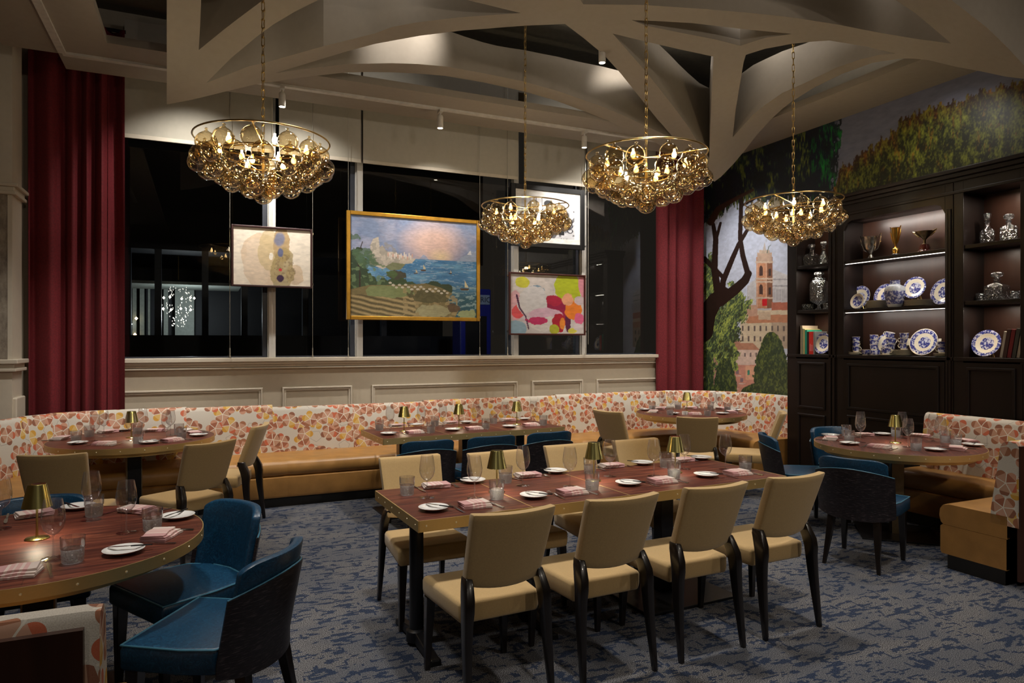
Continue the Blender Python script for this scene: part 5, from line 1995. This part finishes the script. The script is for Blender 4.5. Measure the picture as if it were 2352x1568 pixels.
def sweep(fr, prof, name, m, parent, uv=False, inset=0.0, voff=0.0):
    """prof: list of (offset along the inward normal, z)"""
    mb = MB()
    uvs = []
    k = len(prof)
    cum = [0]
    for a, b in zip(prof[:-1], prof[1:]):
        cum.append(cum[-1] + math.dist(a, b))
    vs = []
    N_ = len(fr)
    for i, (p, n, s_) in enumerate(fr):
        # pillow the ends of a panel a little
        e = 0
        if inset:
            dd = min(s_ - fr[0][2], fr[-1][2] - s_)
            e = inset * max(0, 1 - dd / .05) ** 2
        for (o_, z), c_ in zip(prof, cum):
            vs.append((p.x + n.x * (o_ - e), p.y + n.y * (o_ - e), z))
            uvs.append((s_, c_ + voff))
    fs = [(i * k + j, i * k + j + 1, (i + 1) * k + j + 1, (i + 1) * k + j) for i in range(N_ - 1) for j in range(k - 1)]
    fs += [tuple(range(k - 1, -1, -1)), tuple((N_ - 1) * k + j for j in range(k))]
    mb.add(vs, fs)
    mb.uv = uvs if uv else None
    o = mb.build(name, m, parent, smooth=True)
    if uv:
        # end caps need their own cloth coordinates
        me = o.data
        ul = me.uv_layers[0].data
        for poly in me.polygons:
            if len(poly.vertices) > 4:
                for li in poly.loop_indices:
                    vi = me.loops[li].vertex_index
                    o_, z = prof[vi % k]
                    ul[li].uv = (fr[vi // k][2] + 3.1 + o_, z)
        bm = bmesh.new()
        bm.from_mesh(me)
        bmesh.ops.recalc_face_normals(bm, faces=bm.faces)
        for f in bm.faces:
            f.smooth = len(f.verts) <= 4
        bm.to_mesh(me)
        bm.free()
    return o


def back_prof(h, off=0.0):
    return [(.16 + off, .40), (.155 + off, .50), (.125 + off, .70), (.095 + off, h - .04), (.075 + off, h - .010), (.045 + off, h), (.0 + off, h - .003), (-.02 + off, h - .03), (-.02 + off, .40)]


def seat_prof(depth):
    return [(.05, .31), (depth - .02, .31), (depth + .0, .325), (depth + .012, .37), (depth + .006, .42), (depth - .015, .448), (depth - .06, .460), (.05, .462)]


def base_prof(depth):
    return [(.05, .10), (depth - .01, .10), (depth, .12), (depth, .295), (depth - .015, .308), (.05, .308)]


def plinth_prof(depth):
    return [(.05, 0), (depth - .06, 0), (depth - .06, .10), (.05, .10)]


def banquette(t, path, side, depth, cuts, heights, scuts=None, bcuts=None, vary=None, rear=None, rin=0.0):
    fr = frames(resample(path), side)
    L_ = fr[-1][2]

    def part(a, b):
        return [f for f in fr if a - 1e-6 <= f[2] <= b + 1e-6]
    ed = [0] + cuts + [L_]
    for i, (a, b) in enumerate(zip(ed[:-1], ed[1:])):
        seg = part(a, b)
        if len(seg) > 1:
            sweep(seg, back_prof(heights[min(i, len(heights) - 1)]), 'backrest_panel', M['floral'], t, True, .012, voff=.13 * i)
    for a, b in zip(*(lambda e: (e[:-1], e[1:]))([0] + (scuts or []) + [L_])):
        seg = part(a, b)
        if len(seg) > 1:
            sweep(seg, seat_prof(depth), 'seat_cushion', M['leather_tan'], t, False, .010)
            sweep(seg, base_prof(depth), 'seat_front', M['leather_tan'], t, False, .006)
    sweep(fr, plinth_prof(depth), 'kick_board', M['base_brown'], t)
    if rear:
        sweep(part(0, L_ - rin), [(-.022, .05), (-.022, rear), (-.045, rear), (-.045, .05)], 'rear_panel', M['wood_back'], t)
    return fr


bq = thing('banquette', 'long curved banquette with floral back panels and caramel leather seat along the windows', 'banquette', (0, 0, 0))
pth = [(-1.98, 6.2), (-1.84, 6.72), (-1.68, 7.12), (-1.46, 7.48), (-1.10, 7.68), (-.66, 7.74), (0, 7.76), (.66, 7.78), (1.6, 7.79), (2.6, 7.80), (3.6, 7.81), (4.6, 7.82), (5.4, 7.80), (5.95, 7.70), (6.33, 7.44), (6.56, 7.05), (6.63, 6.6), (6.63, 6.15)]
frq = frames(resample(pth), -1)


def s_at(px_, lo=0):
    """arc length where the banquette path passes photo column px_"""
    best = min((f for f in frq), key=lambda f: abs(1176 + F * (f[0].x * CA - f[0].y * SA) / (f[0].y * CA + f[0].x * SA) - px_) if f[0].y * CA + f[0].x * SA > 1 else 1e9)
    return best[2]


cuts = [s_at(x_) for x_ in (48, 122, 203, 424, 622, 812, 975, 1130, 1277, 1400, 1530, 1700)]
banquette(bq, pth, -1, .74, cuts, [.955, .96, .965, .965, .955, .93, .93, .945, .945, .955, .96, .965, .965], [s_at(203), s_at(640), s_at(1277), s_at(1560)])

bt = thing('banquette', 'L-shaped floral booth with caramel leather seat before the dark cabinets', 'banquette', (0, 0, 0))
banquette(bt, [(6.28, 4.28), (6.28, 3.9), (6.28, 3.4), (6.26, 3.05), (6.12, 2.86), (5.88, 2.77), (5.4, 2.75), (4.87, 2.75)], -1, .50, [], [.965], None, rear=.94)
bn = thing('banquette', 'nearest floral booth seen from behind, its brown veneer back to the camera', 'banquette', (0, 0, 0))
banquette(bn, [(-2.3, 2.06), (-1.5, 2.06), (-.9, 2.06), (-.28, 2.06), (-.245, 2.06)], 1, .66, [1.1], [.93], None, rear=.895, rin=.028)

# ================================================================= TABLE SETTINGS
def make_wine():
    t = thing('wine_glass', '', 'glass')
    MB().lathe([(.004, .093), (.018, .100), (.034, .118), (.042, .142), (.0435, .162), (.040, .195), (.034, .228), (.0325, .236)], 24, caps=False).build('bowl', M['wine_glass'], t, smooth=True)
    MB().lathe([(.0040, .008), (.0035, .03), (.0032, .06), (.0036, .085), (.006, .094)], 10, caps=False).build('stem', M['wine_glass'], t, smooth=True)
    MB().lathe([(.0405, .0008), (.0415, .0018), (.030, .0035), (.012, .006), (.004, .010)], 24, caps=False).build('foot', M['wine_glass'], t, smooth=True)
    return t


def make_tumbler():
    t = thing('tumbler', '', 'glass')
    MB().lathe([(.0405, .056), (.043, .060), (.0435, .102), (.0425, .1025), (.0395, .060)], 24, caps=False).build('rim', M['wine_glass'], t, smooth=True)
    MB().lathe([(0, .001), (.034, .001), (.0375, .004), (.0400, .035), (.0405, .056), (.036, .052), (.034, .014), (0, .012)], 24, caps=False).build('cut_base', M['cut_glass'], t, smooth=True)
    return t


def make_plate():
    return tag(MB().lathe([(0, .001), (.040, .001), (.045, .003), (.066, .012), (.0775, .0175), (.0785, .019), (.076, .0195), (.060, .013), (.045, .007), (0, .006)], 32, caps=False).build('bread_plate', M['china'], smooth=True), '', 'plate')


def make_napkin():
    t = thing('napkin', '', 'napkin')
    def fold(x0, x1, y0, y1, z0, th, name, dz=0):
        # flat layers closed by a rounded fold along +y
        prof = [(y0, z0), (y0, z0 + th)] + [(y1 - th / 2 + th / 2 * math.sin(a), z0 + th / 2 + th / 2 * math.cos(a)) for a in [PI * k / 6 for k in range(7)]]
        n = 6
        rings = []
        for i in range(n + 1):
            u = i / n
            x = x0 + (x1 - x0) * u
            w_ = .0012 * math.sin(9 * u + z0 * 900)
            rings.append([(x + .003 * math.sin(z * 700), y + w_ * 2, z + (dz * (u - .5)) + (w_ if z > z0 + th * .5 else 0)) for y, z in prof])
        MB().rings(rings).build(name, M['napkin'], t, smooth=True).rotation_euler = (0, 0, (z0 - .009) * 9)
    fold(-.078, .078, -.058, .052, .0005, .009, 'fold')
    fold(-.076, .076, -.050, .056, .0095, .008, 'fold')
    fold(-.073, .074, -.034, .060, .0175, .008, 'fold', .002)
    return t


def make_fork():
    mb = MB()
    mb.rings([[(-w_, y, z), (w_, y, z), (w_, y, z + .002), (-w_, y, z + .002)] for w_, y, z in ((.0065, -.10, .001), (.0060, -.02, .003), (.0035, .015, .008), (.0045, .035, .007), (.0115, .055, .003))])
    for k in range(4):
        x = -.0095 + k * .0063
        mb.rings([[(x - .0014, y, z), (x + .0014, y, z), (x + .0014, y, z + .0016), (x - .0014, y, z + .0016)] for y, z in ((.052, .003), (.075, .002), (.095, .006))])
    return tag(mb.build('fork', M['chrome'], smooth=False), '', 'fork')


def make_knife():
    t = thing('knife', '', 'knife')
    MB().rings([[(-w_, y, .001), (w_, y, .001), (w_ * .7, y, .006), (-w_ * .7, y, .006)] for w_, y in ((.0065, -.105), (.006, -.04), (.005, -.005))]).build('handle', M['chrome'], t)
    MB().prism([(-.005, -.005), (.005, -.005), (.0095, .02), (.010, .07), (.006, .10), (-.002, .11), (-.006, .09)], .002, .0035).build('blade', M['chrome'], t)
    return t


def make_butter_knife():
    t = thing('butter_knife', '', 'knife')
    MB().rings([[(-w_, y, .001), (w_, y, .001), (w_ * .7, y, .005), (-w_ * .7, y, .005)] for w_, y in ((.0055, -.085), (.005, -.03), (.004, -.005))]).build('handle', M['black_metal'], t)
    MB().prism([(-.004, -.005), (.004, -.005), (.008, .02), (.009, .06), (.004, .08), (-.004, .08), (-.005, .02)], .002, .0035).build('blade', M['chrome'], t)
    return t


def make_lamp():
    t = thing('table_lamp', '', 'lamp')
    MB().lathe([(.046, 0), (.047, .003), (.044, .006), (.010, .010), (0, .010)], 28, caps=False).build('base', M['lamp_brass'], t, smooth=True)
    MB().lathe([(.0062, .009), (.0048, .05), (.0045, .12), (.0055, .165)], 12).build('pole', M['lamp_brass'], t, smooth=True)
    MB().lathe([(.058, .140), (.0575, .1405), (.036, .238), (.034, .240), (.020, .240), (.020, .238), (.033, .236), (.056, .140), (.058, .140)], 36, caps=False).build('lamp_shade', M['lamp_brass'], t, smooth=True)
    MB().lathe([(0, .239), (.018, .239), (.018, .2405), (0, .2405)], 20, caps=False).build('switch', M['chrome'], t)
    MB().lathe([(0, .150), (.018, .150), (.018, .154)], 16, caps=False).build('led_disc', emissive('table_lamp_glow', (1, .86, .62), 26), t)
    return t


K_WINE, K_TUMB, K_PLATE, K_NAP, K_FORK, K_KNIFE, K_BK, K_LAMP = (Kind(f) for f in (make_wine, make_tumbler, make_plate, make_napkin, make_fork, make_knife, make_butter_knife, make_lamp))


def setting(tname, wine, tumb, plate, nap, lamps, ang_of, extra_lamp_e=1.0):
    """items by the photo pixel where each stands on the table"""
    def go(kind, pts, what, grp, cb=None, jit=.0):
        pts = sorted(pts, key=lambda q: q[0])
        for i, q in enumerate(pts):
            p_ = at(q[0], q[1], TZ)
            o = kind.place((p_.x, p_.y, TZ + .0008), random.uniform(0, 6) if cb is None else cb(p_), '%s, %s from the left on the %s' % (what, ORD[i], tname), '%s on the %s' % (grp, tname))
        return pts
    go(K_WINE, wine, 'stemmed wine glass', 'wine glasses')
    go(K_TUMB, tumb, 'cut glass tumbler', 'tumblers')
    pl = go(K_PLATE, plate, 'white bread plate', 'bread plates')
    for i, q in enumerate(pl):
        p_ = at(q[0], q[1], TZ)
        a = ang_of(p_)
        d = Vector((math.cos(a), math.sin(a), 0)) * .028
        o = K_BK.place((p_.x + d.x, p_.y + d.y, TZ + .0195), a + .62, 'butter knife resting on the %s bread plate from the left, %s' % (ORD[i], tname), 'butter knives on the %s' % tname)
    nps = go(K_NAP, nap, 'folded pink striped napkin', 'napkins', lambda p_: ang_of(p_) + random.uniform(-.12, .12))
    for i, q in enumerate(nps):
        p_ = at(q[0], q[1], TZ)
        a = ang_of(p_)
        u_ = Vector((math.cos(a), math.sin(a), 0))
        f = p_ - u_ * .108
        k = p_ + u_ * .108
        K_FORK.place((f.x, f.y, TZ + .0005), a + random.uniform(-.25, .05) + .1, 'steel fork left of the %s napkin, %s' % (ORD[i], tname), 'forks on the %s' % tname)
        K_KNIFE.place((k.x, k.y, TZ + .0005), a + random.uniform(-.1, .2), 'steel dinner knife right of the %s napkin, %s' % (ORD[i], tname), 'dinner knives on the %s' % tname)
    for i, q in enumerate(sorted(lamps)):
        p_ = at(q[0], q[1], TZ)
        K_LAMP.place((p_.x, p_.y, TZ + .0005), 0, 'small brass cordless table lamp, %s' % (('%s from the left on the %s' % (ORD[i], tname)) if len(lamps) > 1 else 'alone on the %s' % tname), 'brass table lamps')
        lamp('SPOT', 'table_lamp_light', (p_.x, p_.y, TZ + .148), (p_.x, p_.y, 0), 4.0 * extra_lamp_e, (1, .88, .66), .016, 150, .6)


def long_ang(p0_, ang, depth):
    def f(p_):
        d = (p_.x - p0_.x) * -math.sin(ang) + (p_.y - p0_.y) * math.cos(ang)
        return ang if d < depth / 2 else ang + PI
    return f


def round_ang(tc):
    def f(p_):
        return math.atan2(tc[1] - p_.y, tc[0] - p_.x) - PI / 2
    return f


setting('long front table', [(981, 1143), (1090, 1144), (1201, 1115), (1309, 1117), (1401, 1094), (1502, 1093), (1572, 1077), (1666, 1078)],
        [(935, 1136), (1141, 1146), (1161, 1108), (1360, 1124), (1355, 1087), (1548, 1098), (1529, 1073), (1712, 1081)],
        [(996, 1171), (1086, 1107), (1226, 1142), (1276, 1085), (1443, 1113), (1475, 1066), (1622, 1094), (1610, 1054)],
        [(1091, 1163), (1001, 1118), (1314, 1133), (1211, 1094), (1521, 1107), (1403, 1072), (1694, 1089), (1565, 1059)],
        [(1141, 1130), (1364, 1104), (1551, 1085)], long_ang(p0, ANG1, .765), 1.4)
setting('banquette-side long table', [(896, 988), (967.6, 987), (1017, 980), (1093.5, 979.6), (1160, 974), (1225, 970.7)], [(871.4, 988), (990, 993), (999, 978), (1116, 984), (1133.5, 972.4), (1248, 976)],
        [(893, 997.8), (956, 977.4), (1040, 988.4), (1071, 971.3), (1171, 981), (1203, 963.6)], [(953, 994.5), (912, 979), (1089, 985.7), (1036, 972.4), (1220, 977.4), (1166, 965.8)],
        [(928, 990), (1054, 982.4), (1187, 974.3)], long_ang(p2, ANG2, .74))
setting('round table below the curtain', [(218, 1013), (238.6, 1002), (300, 1012), (383, 1008), (391.7, 1000), (328, 995)], [(175, 1016), (205, 1002.5), (317, 1018), (417, 1007), (316, 996), (411, 998)],
        [(179, 1019.5), (343, 1018), (456, 1001), (284.5, 989), (423, 990)], [(239, 1021), (396, 1012.7), (140, 1008), (248, 993), (357, 990), (449, 996)], [(302, 1005)], round_ang(T3))
setting('corner round table', [(1520.7, 942), (1541, 946), (1602, 952), (1638, 943), (1652, 949)], [(1498, 942), (1539, 953), (1557, 939.5), (1625, 954.5), (1671, 944.4), (1632, 941)],
        [(1481, 942), (1546, 951), (1659, 951), (1692, 943.5), (1522, 938)], [(1500, 946), (1595, 952), (1682, 947.6), (1587, 938), (1511, 939.5), (1660, 939.5)], [(1577.8, 945)], round_ang(T5))
setting('round table by the cabinets', [(1976.6, 1005), (1976.6, 1016), (2072, 1006), (2085.8, 1027), (2143.7, 1013), (2160.7, 1025)], [(1944, 1001), (1950.5, 1015), (2058, 1002), (2104, 1034), (2170.8, 1016), (2195.5, 1025)],
        [(1907, 1002), (1951.4, 1020.5), (2026, 999), (2148, 1035), (2234, 1024)], [(1907, 1009), (2020, 1028), (1982, 1000), (2114, 1002.5), (2200, 1032), (2222, 1015)], [(2056.5, 1016.8)], round_ang(T6), 1.3)
setting('nearest round table', [(2, 1215), (122, 1282.5), (210, 1195), (290.4, 1223.6)], [(167, 1291), (216, 1185), (350, 1217)], [(284, 1270), (180, 1168), (408, 1190)], [(370.4, 1233), (78, 1184), (34, 1320), (316, 1174)], [(85, 1237)], round_ang(T4), 1.6)

# table number card and two small white cards
q = at(1573, 952, TZ)
nc = thing('number_card', 'white card numbered 12 standing on the corner round table', 'card', (q.x, q.y, TZ), -.35)
MB().box((-.035, 0, 0), (.035, .002, .042)).build('card', M['china'], nc)
text('12', .032, (0, -.002, .021), (PI / 2, 0, 0), M['black_metal'], 'numeral', nc, ext=.0003)
q = at(353, 1013, TZ)
tag(MB().box((-.022, 0, 0), (.022, .002, .02)).build('place_card', M['china'], loc=(q.x, q.y, TZ), rz=-.3), 'tiny blank white card beside the bread plate below the curtain', 'card')

# ================================================================= CHANDELIERS
rng = random.Random(11)


def make_chandelier():
    t = thing('bubble_chandelier', '', 'chandelier')
    ring = [(.455 * math.cos(a * 2 * PI / 64), .455 * math.sin(a * 2 * PI / 64), 0) for a in range(64)]
    MB().tube(ring, .006, 6, closed=True).build('ring', M['brass'], t, smooth=True)
    for k in range(3):
        a = k * 2 * PI / 3 + .3
        MB().tube([(0, 0, -.02), (.455 * math.cos(a), .455 * math.sin(a), 0)], .005, 6).build('arm', M['brass'], t)
    for k, rr in enumerate((.30, .17)):
        zz = (-.10, -.17)[k]
        MB().tube([(rr * math.cos(a * 2 * PI / 40), rr * math.sin(a * 2 * PI / 40), zz) for a in range(40)], .005, 6, closed=True).build('inner_ring', M['brass'], t, smooth=True)
    MB().tube([(0, 0, .06), (0, 0, -.27)], .009, 8).build('stem', M['brass'], t)
    gm = None
    def globe(x, y, z, s):
        nonlocal gm
        if gm is None:
            r = .0715
            prof = [(r * math.sin(a), -r * math.cos(a)) for a in [PI * k / 12 for k in range(0, 11)]] + [(.016, r * 1.02), (.009, r * 1.12), (.007, r * 1.2), (.012, r * 1.28), (.006, r * 1.36), (0, r * 1.37)]
            o = MB().lathe(prof, 20, caps=False).build('glass_globe', M['amber_glass'], t, smooth=True)
            gm = o
        else:
            o = gm.copy()
            C.objects.link(o)
            o.parent = t
        o.location = (x, y, z)
        o.rotation_euler = (rng.uniform(-.08, .08), rng.uniform(-.08, .08), rng.uniform(0, 6))
        o.scale = (s, s, s)
    for n, rr, zz in ((12, .385, -.090), (15, .425, -.185), (12, .330, -.240), (8, .215, -.300), (4, .105, -.330), (1, 0, -.385)):
        for k in range(n):
            a = (k + rng.uniform(-.12, .12)) * 2 * PI / n + rr * 9
            globe(rr * math.cos(a), rr * math.sin(a), zz + rng.uniform(-.012, .012), rng.uniform(.94, 1.04))
    bm_ = None
    for n, rr, zz in ((6, .30, -.07), (4, .17, -.15)):
        for k in range(n):
            a = k * 2 * PI / n + .4 + rr
            if bm_ is None:
                bm_ = MB().lathe([(0, -.022), (.015, -.016), (.019, 0), (.014, .018), (.008, .028), (.008, .045)], 10, caps=False).build('bulb', M['bulb'], t, smooth=True)
                o = bm_
            else:
                o = bm_.copy()
                C.objects.link(o)
                o.parent = t
            o.location = (rr * math.cos(a), rr * math.sin(a), zz)
    return t


def chain(parent, z0, z1):
    n = int((z1 - z0) / .062)
    first = None
    for k in range(n):
        if first is None:
            w_, h = .011, .036
            pts = [(w_ * math.cos(a), 0, (h - w_) * (1 if math.sin(a) > 0 else -1) + w_ * math.sin(a)) for a in [PI / 8 + PI * j / 4 for j in range(8)]]
            # one oval link
            first = o = MB().tube([(x, 0.0001 * x, z) for x, _, z in pts], .0040, 5, closed=True).build('chain_link', M['brass'], parent)
        else:
            o = first.copy()
            C.objects.link(o)
            o.parent = parent
        o.location = (0, 0, z0 + .03 + k * .062)
        o.rotation_euler = (0, 0, (k % 2) * PI / 2 + .4)
    MB().tube([(.014 * math.sin(k * 1.3), .014 * math.cos(k * 1.3), z0 + (z1 - z0) * k / 24) for k in range(25)], .0015, 4).build('cord', M['brass'], parent)


CH4 = [((.376, 5.117), 3.045, 'bubble chandelier of amber glass globes nearest the wide curtain'), ((3.06, 6.46), 3.05, 'bubble chandelier of amber glass globes hanging before the framed photograph'),
       ((3.08, 4.34), 3.055, 'bubble chandelier of amber glass globes above the middle of the room'), ((5.315, 5.02), 3.02, 'bubble chandelier of amber glass globes in front of the mural')]
proto = None
for (x_, y_), z_, lb in CH4:
    if proto is None:
        proto = c_ = make_chandelier()
        chain(c_, .05, 1.95)
        c_.location = (x_, y_, z_)
        tag(c_, lb, None, 'amber bubble chandeliers')
    else:
        c_ = dup(proto, (x_, y_, z_), x_, lb, 'amber bubble chandeliers')
    lamp('POINT', 'chandelier_light', (x_, y_, z_ - .05), None, 16, (1, .80, .52), .03)
